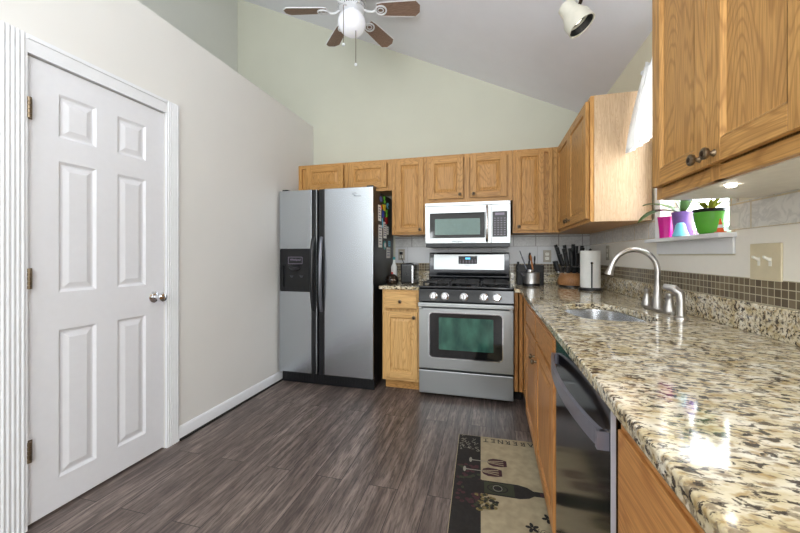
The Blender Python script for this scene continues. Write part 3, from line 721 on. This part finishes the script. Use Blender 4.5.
# ---------------------------------------------------------------- dishwasher (local frame, faces -x)
dwz = thing('dishwasher', 'dark stainless dishwasher with a curved bar handle in the right-hand run', 'dishwasher', (xb, 1.383, 0), -PI/2)
W, D = .622, XR-.243-.009
MB().box(.006, -D+.02, .10, W-.006, -.01, .878).build('tub', 'black', dwz)
dd = MB().box(.004, -D-.014, .105, W-.006, -D+.018, .872).build('dishwasher_door', 'steel_dark', dwz, bevel=.004, seg=3)
MB().box(W-.0055, -D-.015, .105, W-.001, -D-.007, .872).build('edge_trim', 'strip', dd)
MB().box(.01, -D+.10, .002, W-.01, -D+.115, .098).build('toe_kick', 'black', dwz)
pts = []
for i in range(25):
    t = i/24; pts.append((.02+.58*t, -D-.028-.030*math.sin(PI*t)**.7, .80))
m = MB()
for a, b_ in zip(pts, pts[1:]):
    m.add([(a[0], a[1], .782), (a[0], a[1], .819), (a[0], a[1]+.010, .819), (a[0], a[1]+.010, .782), (b_[0], b_[1], .782), (b_[0], b_[1], .819), (b_[0], b_[1]+.010, .819), (b_[0], b_[1]+.010, .782)],
          [(0, 1, 5, 4), (1, 2, 6, 5), (2, 3, 7, 6), (3, 0, 4, 7)])
m.box(.012, -D-.030, .782, .026, -D-.0135, .819); m.box(.590, -D-.036, .782, .604, -D-.0135, .819)
m.build('handle', 'bar_light', dd)

# ---------------------------------------------------------------- faucet set
fx, fy, fz = .772, 1.92, .914
fa = thing('faucet', 'brushed nickel high-arc kitchen faucet with two lever handles on a deck plate', 'faucet', (fx, fy, fz))
MB().prism(smooth_loop([(fx-.03, fy-.15), (fx+.028, fy-.15), (fx+.028, fy+.15), (fx-.03, fy+.15)], 2), fz+.0005, fz+.012, 'z').build('deck_plate', 'nickel', fa, bevel=.003)
MB().lathe((fx, fy, fz+.012), [(.027, 0), (.026, .02), (.018, .06), (.0145, .10), (.013, .12)], 24).build('spout_base', 'nickel', fa)
pts = [(fx, fy, fz+.12), (fx, fy, fz+.188)]
for i in range(1, 19):
    t = PI*i/18*.93; pts.append((fx-.099+.099*math.cos(t), fy+.0*t, fz+.188+.102*math.sin(t)))
MB().tube(pts, .0125, 14).build('spout', 'nickel', fa)
e = Vector(pts[-1]); d_ = (Vector(pts[-1])-Vector(pts[-2])).normalized()
MB().lathe(e-d_*.005, [(.0135, 0), (.015, .02), (.019, .045), (.0195, .05), (.014, .051)], 20, d_).build('spray_tip', 'nickel', fa)
for hy, ang in ((fy+.115, 1), (fy-.115, -1)):
    m = MB().lathe((fx, hy, fz+.012), [(.025, 0), (.023, .012), (.014, .045), (.012, .062), (.016, .070), (.015, .078), (.0001, .082)], 22)
    m.tube([(fx, hy, fz+.085), (fx+.01, hy+ang*.03, fz+.092), (fx+.015, hy+ang*.06, fz+.094)], [.008, .006, .005], 10)
    m.build('handle', 'nickel', fa)
sp = thing('side_sprayer', 'brushed nickel side sprayer standing right of the faucet handles', 'sprayer', (.752, 1.665, fz))
MB().lathe((.752, 1.665, fz+.0005), [(.024, 0), (.023, .008), (.016, .014), (.015, .05)], 20).build('sprayer_base', 'nickel', sp)
MB().tube([(.752, 1.665, fz+.045), (.752, 1.665, fz+.08), (.75, 1.667, fz+.105), (.735, 1.685, fz+.125), (.712, 1.71, fz+.130)], [.014, .015, .017, .016, .012], 14).build('sprayer_head', 'nickel', sp)

# ---------------------------------------------------------------- switch and outlets
sw = thing('light_switch', 'almond double switch plate with two white toggles on the right wall', 'switch', (XR-.006, 1.407, 1.16))
MB().box(XR-.0115, 1.326, 1.094, XR-.0055, 1.460, 1.216).build('plate', 'beige_plate', sw, bevel=.003, seg=3)
for y in (1.369, 1.417):
    m = MB().box(XR-.013, y-.006, 1.142, XR-.011, y+.006, 1.170); m.add([(XR-.012, y-.0045, 1.156), (XR-.012, y+.0045, 1.156), (XR-.012, y+.0045, 1.166), (XR-.012, y-.0045, 1.166), (XR-.030, y-.0045, 1.168), (XR-.030, y+.0045, 1.168), (XR-.030, y+.0045, 1.176), (XR-.030, y-.0045, 1.176)],
          [(0, 3, 2, 1), (4, 5, 6, 7), (0, 1, 5, 4), (1, 2, 6, 5), (2, 3, 7, 6), (3, 0, 4, 7)])
    m.build('toggle', 'toggle', sw, bevel=.001)
def outlet_back(x, z, label, plug=False):
    o = thing('wall_outlet', label, 'outlet', (x, YB-.006, z), 0, 'wall outlets')
    MB().box(x-.035, YB-.0105, z-.057, x+.035, YB-.0055, z+.057).build('plate', 'taupe_plate', o, bevel=.002)
    for dz in (-.02, .02):
        m = MB().prism(rrect(x-.016, z+dz-.014, x+.016, z+dz+.014, .006), YB-.0125, YB-.0105, 'y', 0)
        for s in (-.006, .006): m.box(x+s-.0012, YB-.0128, z+dz-.002, x+s+.0012, YB-.0124, z+dz+.007, 1)
        m.build('socket', ['toggle', 'shadow_gap'], o)
outlet_back(.505, 1.169, 'almond wall outlet on the back wall between the utensil crock and knife block')
outlet_back(-.905, 1.185, 'wall outlet behind the toaster, with a black plug in it')
pc = MB().box(-.92, YB-.036, 1.188, -.89, YB-.0135, 1.214); pc.tube([(-.905, YB-.034, 1.20), (-.895, YB-.06, 1.16), (-.86, YB-.06, 1.08), (-.80, YB-.09, 1.0), (-.76, YB-.12, .935)], .0035, 8)
tag(pc.build('power_cord', 'black'), 'black plug and cord running from the outlet to the toaster', 'cord')
o = thing('wall_outlet', 'narrow outlet plate on the right wall under the pale-sided wall cabinet', 'outlet', (XR-.006, 2.975, 1.195), 0, 'wall outlets')
MB().box(XR-.0105, 2.94, 1.14, XR-.0055, 3.01, 1.252).build('plate', 'taupe_plate', o, bevel=.002)
for dz in (-.02, .02): MB().box(XR-.0125, 2.962, 1.196+dz-.014, XR-.0105, 2.988, 1.196+dz+.014).build('socket', 'toggle', o, bevel=.002)

# ---------------------------------------------------------------- things on the back corner of the counter
tx, ty = .725, 2.90
pt = thing('paper_towel_holder', 'black paper towel holder with front tension arm on the counter', 'paper towel holder', (tx, ty, .9145))
MB().lathe((tx, ty, .9145), [(.082, 0), (.082, .012), (.074, .018), (.01, .02), (.008, .30), (.013, .305), (.0001, .315)], 30).build('base_and_post', 'black', pt)
ax, ay = tx-.006, ty-.076
MB().tube([(ax+.002, ay+.02, .93), (ax-.004, ay-.006, .935), (ax-.004, ay-.006, 1.08), (ax-.004, ay-.006, 1.118)], .0045, 8).ball((ax-.004, ay-.006, 1.120), .009).build('tension_arm', 'black', pt)
m = MB()
prof = [(.022, 0), (.068, 0), (.069, .003), (.069, .274), (.068, .277), (.022, .277)]
m.lathe((tx, ty, .9355), prof, 36, caps=False); tag(m.build('paper_towel_roll', 'paper'), 'white paper towel roll standing on the black holder', 'paper towels')
# knife block
kb = thing('knife_block', 'round reddish wooden knife block full of black-handled knives', 'knife block', (.66, 3.2, .9145))
kx0, ky0 = .655, 3.19
m = MB().lathe((kx0, ky0, .9145), [(.098, 0), (.098, .014)], 28, m=1)
m.lathe((kx0, ky0, .9285), [(.104, 0), (.112, .02), (.108, .05), (.088, .095), (.082, .100), (.0001, .100)], 28, m=0)
m.box(kx0-.075, ky0-.03, 1.02, kx0+.075, ky0+.09, 1.075, 2)
m.build('block_body', ['wood_block', 'black', 'black'], kb, bevel=.002)
random.seed(3)
def knife(i, px, py, pz, tilt, ln, lab):
    d = Vector((tilt[0], tilt[1], 1)).normalized(); p = Vector((px, py, pz))
    k = thing('kitchen_knife', lab, 'knife', p, 0, 'knives in the knife block')
    m = MB().tube([p+d*.012, p+d*(ln*.3), p+d*(ln*.7), p+d*ln], [.0085, .0105, .0095, .011], 8, rz=1.35)
    m.build('handle', 'black', k, bevel=0)
    MB().lathe(p-d*.004, [(.009, 0), (.0095, .016)], 10, d).build('bolster', 'chrome', k)
KL = 'black-handled kitchen knife standing in the wooden knife block'
i = 0
for row, (dy, dz, ln, n_) in enumerate(((-.055, 1.028, .055, 3), (-.015, 1.076, .13, 5), (.03, 1.08, .165, 5), (.065, 1.08, .19, 4))):
    for c in range(n_):
        if row == 0: px, tl = kx0-.06+c*.045, (-.05, -.30)
        else: px, tl = kx0-.062+c*(.135/(n_-1)), (-.30+.40*c/(n_-1), -.12)
        if row == 1 and c == 0: ln_ = .115
        else: ln_ = ln + random.uniform(-.012, .012)
        knife(i, px, ky0+dy, dz, tl, ln_, KL); i += 1
for s in range(3):
    x = kx0-.128; y = ky0+.0+s*.045
    knife(i, x+.03, y, 1.03, (-.25, -.05), .10, KL); i += 1
# utensil crock
cx, cy = .335, 3.19
cr = thing('utensil_crock', 'shiny steel utensil crock with black base left of the knife block', 'utensil holder', (cx, cy, .9145))
MB().lathe((cx, cy, .9145), [(.072, 0), (.072, .018), (.0705, .02)], 30).build('crock_base', 'black', cr)
MB().lathe((cx, cy, .9355), [(.0685, 0), (.069, .09), (.070, .094), (.066, .094), (.065, .01), (.0001, .008)], 30).build('crock_wall', 'crock', cr)
cdy = thing('utensil_caddy', 'black utensil caddy standing behind the steel crock', 'utensil holder', (cx, cy+.13, .9145))
m = MB().holes(rrect(cx-.115, cy+.085, cx+.115, cy+.185, .01), [rrect(cx-.109, cy+.091, cx+.109, cy+.179, .008)], .9145, 1.09).box(cx-.113, cy+.087, .9145, cx+.113, cy+.183, .92)
m.build('caddy_shell', 'black_matte', cdy)
def utensil(name, p, q, r, mat, lab, head=None, group='utensils by the steel crock'):
    m = MB().tube([p, Vector(p).lerp(Vector(q), .5), q], [r, r*.9, r*1.2], 10)
    o = thing(name, lab, 'utensil', p, 0, group); m.build('handle', mat, o)
    if head:
        h, hs, hm = head; d = (Vector(q)-Vector(p)).normalized()
        MB().lathe(Vector(q)+d*-.01, [(.006, 0), (h*.8, hs*.35), (h, hs*.6), (h*.75, hs*.9), (.0001, hs)], 16, d, sx=1, sy=.3).build('head', hm, o)
utensil('spatula', (cx-.005, cy, .96), (cx-.075, cy+.02, 1.165), .005, 'bar', 'steel spatula with flat grey blade leaning left out of the crock', (.014, .07, 'bar'))
utensil('wooden_spoon', (cx+.03, cy, .95), (cx+.005, cy+.03, 1.12), .0065, 'wood_spoon', 'orange-brown wooden spoon upright in the crock', (.030, .075, 'wood_spoon'))
utensil('ladle', (cx-.03, cy-.01, .96), (cx-.115, cy-.05, 1.05), .006, 'bar', 'steel handle sticking out low to the left of the crock')
m = MB().lathe((cx-.01, cy-.01, .955), [(.028, 0), (.031, .08), (.032, .10), (.028, .10), (.027, .01), (.0001, .01)], 24)
tag(m.build('measuring_cup', 'chrome'), 'small steel cup standing inside the utensil crock', 'cup')
utensil('turner', (cx-.02, cy+.13, .95), (cx-.005, cy+.12, 1.13), .007, 'black', 'wide black nylon turner in the caddy behind the wooden spoon', (.036, .085, 'black'))
utensil('serving_spoon', (cx+.035, cy+.13, .95), (cx+.04, cy+.12, 1.11), .006, 'black', 'black serving spoon right of the black turner in the caddy', (.026, .075, 'black'))
utensil('whisk', (cx+.08, cy+.12, .95), (cx+.10, cy+.11, 1.09), .007, 'black', 'black handled utensil at the right end of the caddy')
utensil('tongs', (cx-.09, cy+.12, .95), (cx-.10, cy+.12, 1.12), .009, 'black', 'black tongs at the left end of the caddy')

# ---------------------------------------------------------------- things between refrigerator and range
ta = thing('toaster', 'black upright toaster with a chrome front edge beside the range', 'toaster', (-.735, 3.12, .9145))
MB().box(-.80, 3.03, .9235, -.675, 3.28, 1.105).build('toaster_body', 'gloss_dark', ta, bevel=.018, seg=4)
MB().box(-.696, 3.022, .925, -.676, 3.034, 1.085).build('chrome_edge', 'chrome', ta, bevel=.004)
MB().box(-.76, 3.07, 1.1045, -.715, 3.24, 1.1065).build('slot', 'shadow_gap', ta)
MB().box(-.745, 3.012, 1.0, -.725, 3.031, 1.012).build('lever', 'black', ta, bevel=.002)
for x in (-.785, -.69):
    for y in (3.05, 3.26): MB().cyl((x, y, .9145), (x, y, .925), .009).build('foot', 'black', ta)
kt = thing('kettle', 'small dark round pot with a red knob beside the refrigerator', 'kettle', (-.875, 3.02, .9145))
MB().lathe((-.875, 3.02, .9145), [(.045, 0), (.056, .012), (.06, .035), (.052, .065), (.032, .085), (.024, .09), (.0001, .094)], 24).build('pot_body', 'bronze_dark', kt)
MB().ball((-.875, 3.02, 1.016), .010).build('lid_knob', 'red', kt)
MB().lathe((-.875, 3.02, .955), [(.0605, 0), (.061, .008)], 24).build('band', 'chrome', kt)
MB().tube([(-.875, 2.975, .98), (-.875, 2.945, .985), (-.875, 2.94, .95), (-.875, 2.975, .935)], .005, 8).build('handle', 'black', kt)
bt = thing('bottle', 'slim white bottle standing behind the small dark pot', 'bottle', (-.93, 3.28, .9145))
MB().lathe((-.93, 3.28, .9145), [(.028, 0), (.03, .01), (.03, .15), (.012, .19), (.011, .22)], 20).build('bottle_body', 'paper', bt)
MB().lathe((-.93, 3.28, 1.1347), [(.013, 0), (.013, .025), (.011, .027)], 16).build('cap', 'teal', bt)

# ---------------------------------------------------------------- window sill things
SZ = WZ0+.0005
gp = thing('plant_pot', 'green glazed bowl planter on the window sill', 'planter', (.845, 1.655, SZ))
MB().lathe((.845, 1.655, SZ), [(.030, 0), (.036, .005), (.044, .032), (.0485, .06), (.051, .082), (.052, .086), (.048, .086), (.046, .07), (.0001, .068)], 36).build('bowl', 'green', gp)
MB().lathe((.845, 1.655, SZ+.0865), [(.044, 0), (.050, .003), (.055, .012), (.052, .013), (.047, .005), (.0001, .003)], 36).build('inner_tray', 'black', gp)
def leaf(m, p0, p1, p2, wd, mi=0, n=12, cup=.25):
    p0, p1, p2 = Vector(p0), Vector(p1), Vector(p2); vs = []; side0 = (p2-p0).cross(Vector((0, 0, 1)))
    side0 = side0.normalized() if side0.length > 1e-4 else Vector((1, 0, 0))
    for i in range(n+1):
        t = i/n; p = p0*(1-t)**2 + p1*2*t*(1-t) + p2*t*t; d = ((p1-p0)*(1-t)+(p2-p1)*t).normalized()
        s_ = (side0 - d*side0.dot(d)).normalized(); up = s_.cross(d); wv = wd*(math.sin(PI*min(.999, t*.93+.07))**.7)*.5
        if t > .97: wv = .0004
        th = up*.0009
        vs += [p-s_*wv+up*wv*cup+th, p+th, p+s_*wv+up*wv*cup+th, p-s_*wv+up*wv*cup-th, p-th, p+s_*wv+up*wv*cup-th]
    fs = []
    for i in range(n):
        a, b_ = i*6, (i+1)*6
        fs += [(a, a+1, b_+1, b_), (a+1, a+2, b_+2, b_+1), (a+4, a+3, b_+3, b_+4), (a+5, a+4, b_+4, b_+5), (a, b_, b_+3, a+3), (a+2, a+5, b_+5, b_+2)]
    m.add(vs, fs, mi); return m
pl = thing('succulent_plant', 'low yellow-green leafy plant growing in the green bowl', 'plant', (.845, 1.655, SZ+.0905))
random.seed(5); m = MB()
for k in range(18):
    a = k*2.4; r = .022+.028*random.random(); c0 = Vector((.845+.010*math.cos(a), 1.655+.012*math.sin(a), SZ+.097))
    leaf(m, c0, c0+Vector((r*.5*math.cos(a), r*.6*math.sin(a), .03)), c0+Vector((r*math.cos(a), r*1.4*math.sin(a), .022+.022*random.random())), .011)
m.build('foliage', 'leaf2', pl)
MB().lathe((.845, 1.655, SZ+.0905), [(.040, 0), (.036, .004), (.0001, .006)], 20).build('soil', 'soil', pl)
mp_ = thing('small_pot', 'bright magenta ribbed pot at the far end of the window sill', 'pot', (.84, 1.995, SZ))
m = MB(); n = 40; prof = [(.028, 0), (.031, .05), (.036, .098), (.038, .104), (.034, .104), (.030, .05), (.0001, .045)]
vs = []
for r, h in prof:
    for k in range(n):
        t = 2*PI*k/n; rr = r*(1+.035*math.cos(8*t)) if r > .01 else r; vs.append((.84+rr*math.cos(t), 1.995+rr*math.sin(t), SZ+h))
m.add(vs, [(j*n+k, j*n+(k+1) % n, (j+1)*n+(k+1) % n, (j+1)*n+k) for j in range(len(prof)-1) for k in range(n)] + [tuple(range(n))])
m.build('pot_wall', 'magenta', mp_)
pp = thing('orchid_pot', 'mottled purple pot behind the magenta one on the sill', 'pot', (.875, 1.885, SZ))
MB().lathe((.865, 1.895, SZ), [(.034, 0), (.038, .05), (.044, .110), (.046, .116), (.041, .116), (.038, .10), (.0001, .10)], 32).build('pot_wall', 'purple', pp)
MB().lathe((.865, 1.895, SZ+.1005), [(.037, 0), (.03, .006), (.0001, .01)], 20).build('bark', 'soil', pp)
oc = thing('orchid', 'orchid with long arching dark green leaves growing in the purple pot', 'plant', (.865, 1.895, SZ+.11))
m = MB(); b0 = (.862, 1.895, SZ+.108)
leaf(m, b0, (.80, 1.99, 1.45), (.775, 2.10, 1.437), .045)
leaf(m, b0, (.79, 1.98, 1.43), (.745, 2.08, 1.345), .05)
leaf(m, b0, (.85, 1.93, 1.46), (.82, 1.96, 1.50), .035)
leaf(m, b0, (.86, 1.84, 1.47), (.84, 1.78, 1.455), .040)
leaf(m, b0, (.84, 1.80, 1.43), (.81, 1.72, 1.42), .038)
leaf(m, b0, (.87, 1.88, 1.45), (.87, 1.86, 1.52), .032)
m.build('leaves', 'leaf', oc)
m = MB().tube([b0, (.85, 1.87, 1.45), (.845, 1.83, 1.55), (.84, 1.78, 1.60)], .0025, 6); m.build('flower_stem', 'leaf2', oc)
cb = MB().lathe((.823, 1.825, SZ), [(.032, 0), (.031, .006), (.022, .03), (.018, .05), (.012, .060), (.0001, .062)], 24)
tag(cb.build('bell_ornament', 'cyan'), 'pale blue bell-shaped ornament at the front of the sill', 'ornament')
cn = thing('toy_cone', 'tiny orange and white traffic cone at the near end of the sill', 'toy', (.828, 1.555, SZ))
MB().box(.815, 1.542, SZ, .841, 1.568, SZ+.003).build('cone_base', 'orange', cn, bevel=.001)
MB().lathe((.828, 1.555, SZ+.003), [(.011, 0), (.0085, .014)], 18).lathe((.828, 1.555, SZ+.017), [(.0085, 0), (.006, .012)], 18, m=1).lathe((.828, 1.555, SZ+.029), [(.006, 0), (.002, .022), (.0001, .023)], 18).build('cone_body', ['orange', 'white_gloss'], cn)
# curtain valance
cu = thing('curtain', 'sheer white ruffled valance hanging over the kitchen window', 'curtain', (.80, 1.82, 2.2))
m = MB(); ny, nz = 90, 14; vs = []
for j in range(nz+1):
    t = j/nz; z = 2.205 - .458*t
    for i in range(ny+1):
        s_ = i/ny; y = 1.47 + .71*s_ + .01*t*(s_-.3)
        am = .010+.020*t; x = .812 - .050*t*(.4+s_) - .01*t + am*math.sin(s_*60+.6*math.sin(3*t)) + .006*math.sin(s_*147)
        if j == 0: z2 = z + .010*math.sin(s_*90)
        else: z2 = z + (.008*math.sin(s_*60) if j == nz else 0)
        vs.append((x, y, z2))
m.add(vs, [(j*(ny+1)+i, j*(ny+1)+i+1, (j+1)*(ny+1)+i+1, (j+1)*(ny+1)+i) for j in range(nz) for i in range(ny)])
c_ = m.build('valance_cloth', 'curtain', cu); so = c_.modifiers.new('thickness', 'SOLIDIFY'); so.thickness = .001
MB().cyl((.812, 1.44, 2.185), (.812, 2.18, 2.185), .007).ball((.812, 2.188, 2.185), .014).cyl((.812, 2.135, 2.185), (XR-.013, 2.135, 2.185), .005).cyl((.812, 1.46, 2.185), (XR-.013, 1.46, 2.185), .005).build('curtain_rod', 'white_gloss', cu)

# ---------------------------------------------------------------- ceiling fan
hx, hy, hz = -1.058, 2.520, 3.095
fan = thing('ceiling_fan', 'white ceiling fan with six brown wood blades and globe light', 'ceiling fan', (hx, hy, hz))
zc = cz(hx)
m = MB().lathe((hx, hy, hz+.055), [(.05, 0), (.10, .02), (.115, .05), (.115, .085), (.10, .11), (.03, .125)], 36); m.build('motor_housing', 'white_gloss', fan)
m = MB().lathe((hx, hy, hz-.005), [(.0001, -.002), (.085, 0), (.102, .012), (.105, .03), (.098, .05), (.07, .0605)], 36)
for k in range(36):
    t = 2*PI*k/36; m.box(hx+.099*math.cos(t)-.004, hy+.099*math.sin(t)-.004, hz+.006, hx+.099*math.cos(t)+.004, hy+.099*math.sin(t)+.004, hz+.042, 1)
m.build('vented_ring', ['white_gloss', 'bar'], fan)
MB().cyl((hx, hy, hz+.17), (hx, hy, zc-.01), .02).lathe((hx, hy, zc-.075), [(.025, 0), (.06, .03), (.07, .075)], 24).build('canopy_mount', 'white_gloss', fan)
for k in range(6):
    a = YAW - math.radians(2) + k*PI/3
    rot = Matrix.Translation((hx, hy, hz+.005)) @ Matrix.Rotation(a, 4, 'Z') @ Matrix.Rotation(math.radians(-15), 4, 'X')
    pr = [(.195, -.045), (.24, -.055), (.50, -.066), (.535, -.030), (.535, .030), (.50, .066), (.24, .055), (.195, .045)]
    def tr(mb): mb.v = [tuple(rot @ Vector(p)) for p in mb.v]; return mb
    bl = tr(MB().prism(pr, 0, .006)).build('blade', 'blade', fan, bevel=.0015)
    # white edge-banding outline and bracket ring
    ed = MB().tube([(x*1.0, y*1.0, .003) for x, y in pr], .0042, 6, closed=True); tr(ed).build('blade_edge', 'white_gloss', bl)
    ir = MB().tube([(.228+.042*math.cos(t), .036*math.sin(t), -.008) for t in [i*2*PI/18 for i in range(18)]], .0065, 8, closed=True)
    ir.tube([(.226+.022*math.cos(t), .018*math.sin(t), -.008) for t in [i*2*PI/12 for i in range(12)]], .004, 8, closed=True)
    ir.tube([(.09, 0, .006), (.13, .0, -.018), (.165, 0, -.020), (.192, 0, -.006)], .008, 8)
    tr(ir).build('blade_bracket', 'white_gloss', fan)
m = MB().lathe((hx, hy, hz-.045), [(.06, 0), (.052, .02), (.05, .045)], 28); m.build('light_fitter', 'white_gloss', fan)
gr = [(max(.0001, .108*math.sin(PI*i/16)), .098*-math.cos(PI*i/16)) for i in range(0, 15)]
MB().lathe((hx+.0, hy, hz-.098), gr, 36, caps=False).build('globe', 'globe', fan)
for dx, dy, z1 in ((-.02, -.115, 2.775), (.045, -.03, 2.66)):
    m = MB().tube([(hx+dx*.6, hy+dy*.6, hz+.0), (hx+dx, hy+dy, hz-.03), (hx+dx, hy+dy, z1)], .0028, 6); c2 = m.build('pull_chain', 'bronze', fan)
    MB().ball((hx+dx, hy+dy, z1-.008), .012).build('pull_knob', 'white_gloss', c2)

# ---------------------------------------------------------------- track spotlight
op = Vector((.444, 1.928, 2.340)); ax_ = Vector((.511, -.125, -.903)).normalized()
tl = thing('track_spotlight', 'almond spotlight can on the sloped ceiling, aimed down', 'spotlight', op-ax_*.15)
MB().lathe(op-ax_*.15, [(.034, 0), (.042, .006), (.044, .05), (.058, .085), (.066, .10), (.067, .150), (.062, .150), (.060, .11), (.045, .09)], 32, ax_, caps=False).lathe(op-ax_*.15, [(.0001, 0), (.034, .0)], 32, ax_, caps=False).build('lamp_can', 'can', tl)
MB().lathe(op-ax_*.05, [(.0001, 0), (.059, .002), (.0605, .045)], 32, ax_, caps=False).build('black_baffle', 'black', tl)
MB().lathe(op-ax_*.046, [(.0001, .014), (.022, .010), (.032, 0)], 24, ax_, caps=False).build('bulb', 'lamp', tl)
zt = cz(op.x)
sb = op-ax_*.10+Vector((.045, 0, .045))
MB().tube([op-ax_*.10+Vector((.035, 0, .02)), sb, Vector((op.x+.02, op.y, zt-.06)), Vector((op.x+.02, op.y, zt-.02))], .009, 10).build('stem', 'bronze_dark', tl)
th = .475; MB().prism([(op.x-.02, cz(op.x-.02)-.001), (op.x+.06, cz(op.x+.06)-.001), (op.x+.06, cz(op.x+.06)-.03), (op.x-.02, cz(op.x-.02)-.03)], op.y-.35, op.y+.10, 'y').build('track', 'can', tl)

# ---------------------------------------------------------------- rug
rx0, rx1, ry0, ry1 = -.205, .300, .95, 2.285
rug = MB(); rug.box(rx0, ry0, .0008, rx1, ry1, .007, 0)
zr = .0072
def patch(pts, mi, dz=0):
    rug.quad([(x, y, zr+dz) for x, y in pts], mi)
bx = rx0+.138
patch([(rx0+.003, ry0+.003), (bx, ry0+.003), (bx, ry1-.003), (rx0+.003, ry1-.003)], 1)
def oval(cx, cy, a, b_, mi, dz=.0003, rot=0, n=18):
    patch([(cx+a*math.cos(t)*math.cos(rot)-b_*math.sin(t)*math.sin(rot), cy+a*math.cos(t)*math.sin(rot)+b_*math.sin(t)*math.cos(rot)) for t in [i*2*PI/n for i in range(n)]], mi, dz)
def curl(x, y, r, a0, span, w_, mi, dz):
    pts = arc(x, y, r, a0, a0+span, 9); q = arc(x, y, r-w_, a0+span, a0, 9)
    for u in range(9): patch([pts[u], pts[u+1], q[8-u], q[9-u]], mi, dz)
random.seed(11)
for k in range(34):
    curl(rx0+.015+random.random()*.105, ry1-.012-random.random()*.16, random.uniform(.005, .013), random.uniform(0, 6), 4, .0026, 4, .0003)
for i_, ch in enumerate('CABERNET'):     # reads from the far end of the rug, so upside down from the room
    rug.text(ch, .060, Matrix.Translation((.276-i_*.0445, 2.245, zr+.0004)) @ Matrix.Rotation(PI, 4, 'Z') @ Matrix.Scale(.82, 4, (1, 0, 0)), 1, thick=.0002, bold=.0004)
    for sx_ in (-.010, .010):           # serifs
        for sy_ in (-.020, .020): patch([(.276-i_*.0445+sx_-.006, 2.245+sy_-.0015), (.276-i_*.0445+sx_+.006, 2.245+sy_-.0015), (.276-i_*.0445+sx_+.006, 2.245+sy_+.0015), (.276-i_*.0445+sx_-.006, 2.245+sy_+.0015)], 1, .0004)
# fruit in the dark band
for k in range(60):
    oval(rx0+.02+random.random()*.12, 1.66+random.random()*.30, .012, .010, random.choice((2, 2, 5)), .0004+.00001*k, n=9)
# bottle
by = 1.788
patch([(-.15, by+.052), (.118, by+.052), (.16, by+.040), (.185, by+.020), (.185, by-.020), (.16, by-.040), (.118, by-.052), (-.15, by-.052)], 1, .0012)
patch([(-.05, by+.044), (.095, by+.044), (.095, by-.044), (-.05, by-.044)], 5, .0015)
oval(.015, by, .052, .032, 1, .0018); oval(.015, by, .045, .026, 5, .0021); oval(.015, by, .030, .012, 1, .0024); curl(.015, by, .024, 0, 6.2, .003, 4, .0026)
patch([(.183, by+.019), (.296, by+.017), (.296, by-.017), (.183, by-.019)], 1, .0010)
patch([(.215, by+.014), (.296, by+.012), (.296, by-.012), (.215, by-.014)], 2, .0014)
# two wine glasses lying down, bowls to the right
for gx, gy in ((.022, 2.010), (-.008, 1.918)):
    patch([(gx-.055, gy), (gx-.045, gy+.024), (gx-.02, gy+.037), (gx+.02, gy+.036), (gx+.052, gy+.027), (gx+.052, gy-.027), (gx+.02, gy-.036), (gx-.02, gy-.037), (gx-.045, gy-.024)], 2, .0009)
    for q_ in (-.6, 0, .6): patch([(gx-.05, gy+q_*.01-.002), (gx+.035, gy+q_*.034-.003), (gx+.035, gy+q_*.034+.003), (gx-.05, gy+q_*.01+.002)], 0, .0012)
    patch([(gx-.14, gy+.004), (gx-.05, gy+.003), (gx-.05, gy-.003), (gx-.14, gy-.004)], 4, .0014)
    oval(gx-.145, gy, .008, .024, 4, .0015)
# grapes
for k in range(70):
    a = random.random()*6.28; r = random.random()**.5; cxg, cyg = -.055+.065*r*math.cos(a), 1.675+.058*r*math.sin(a)
    oval(cxg, cyg, .010, .009, random.choice((3, 3, 5, 1)) if cxg > -.075 else random.choice((2, 3, 5)), .0026+.00001*k, n=9)
# black vine sprigs
for (fx_, fy_) in ((.149, 1.564), (.226, 1.633), (.272, 1.725), (.19, 1.50), (.10, 1.47), (.255, 1.54), (.15, 1.30), (.23, 1.22), (.05, 1.15), (.2, 1.05)):
    for p_ in range(5):
        a = p_*2*PI/5+fx_*20; oval(fx_+.016*math.cos(a), fy_+.016*math.sin(a), .014, .008, 1, .0006, a, 8)
    for q_ in range(3): curl(fx_+.035+.012*q_, fy_-.008-.010*q_, .013+.004*q_, 2.2-q_, 3.6, .0022, 1, .0005)
c0x, c0y = rx0, ry1
cR, sR = math.cos(.030), math.sin(.030)
rug.v = [(c0x+(x-c0x)*cR-(y-c0y)*sR, c0y+(x-c0x)*sR+(y-c0y)*cR, z) for x, y, z in rug.v]
rg2 = rug.build('kitchen_rug', ['rug_beige', 'rug_black', 'rug_wine', 'rug_gold', 'rug_pale', 'rug_green'], smooth=False)
tag(rg2, 'beige and black wine-themed rug lettered CABERNET on the floor by the sink cabinet', 'rug')
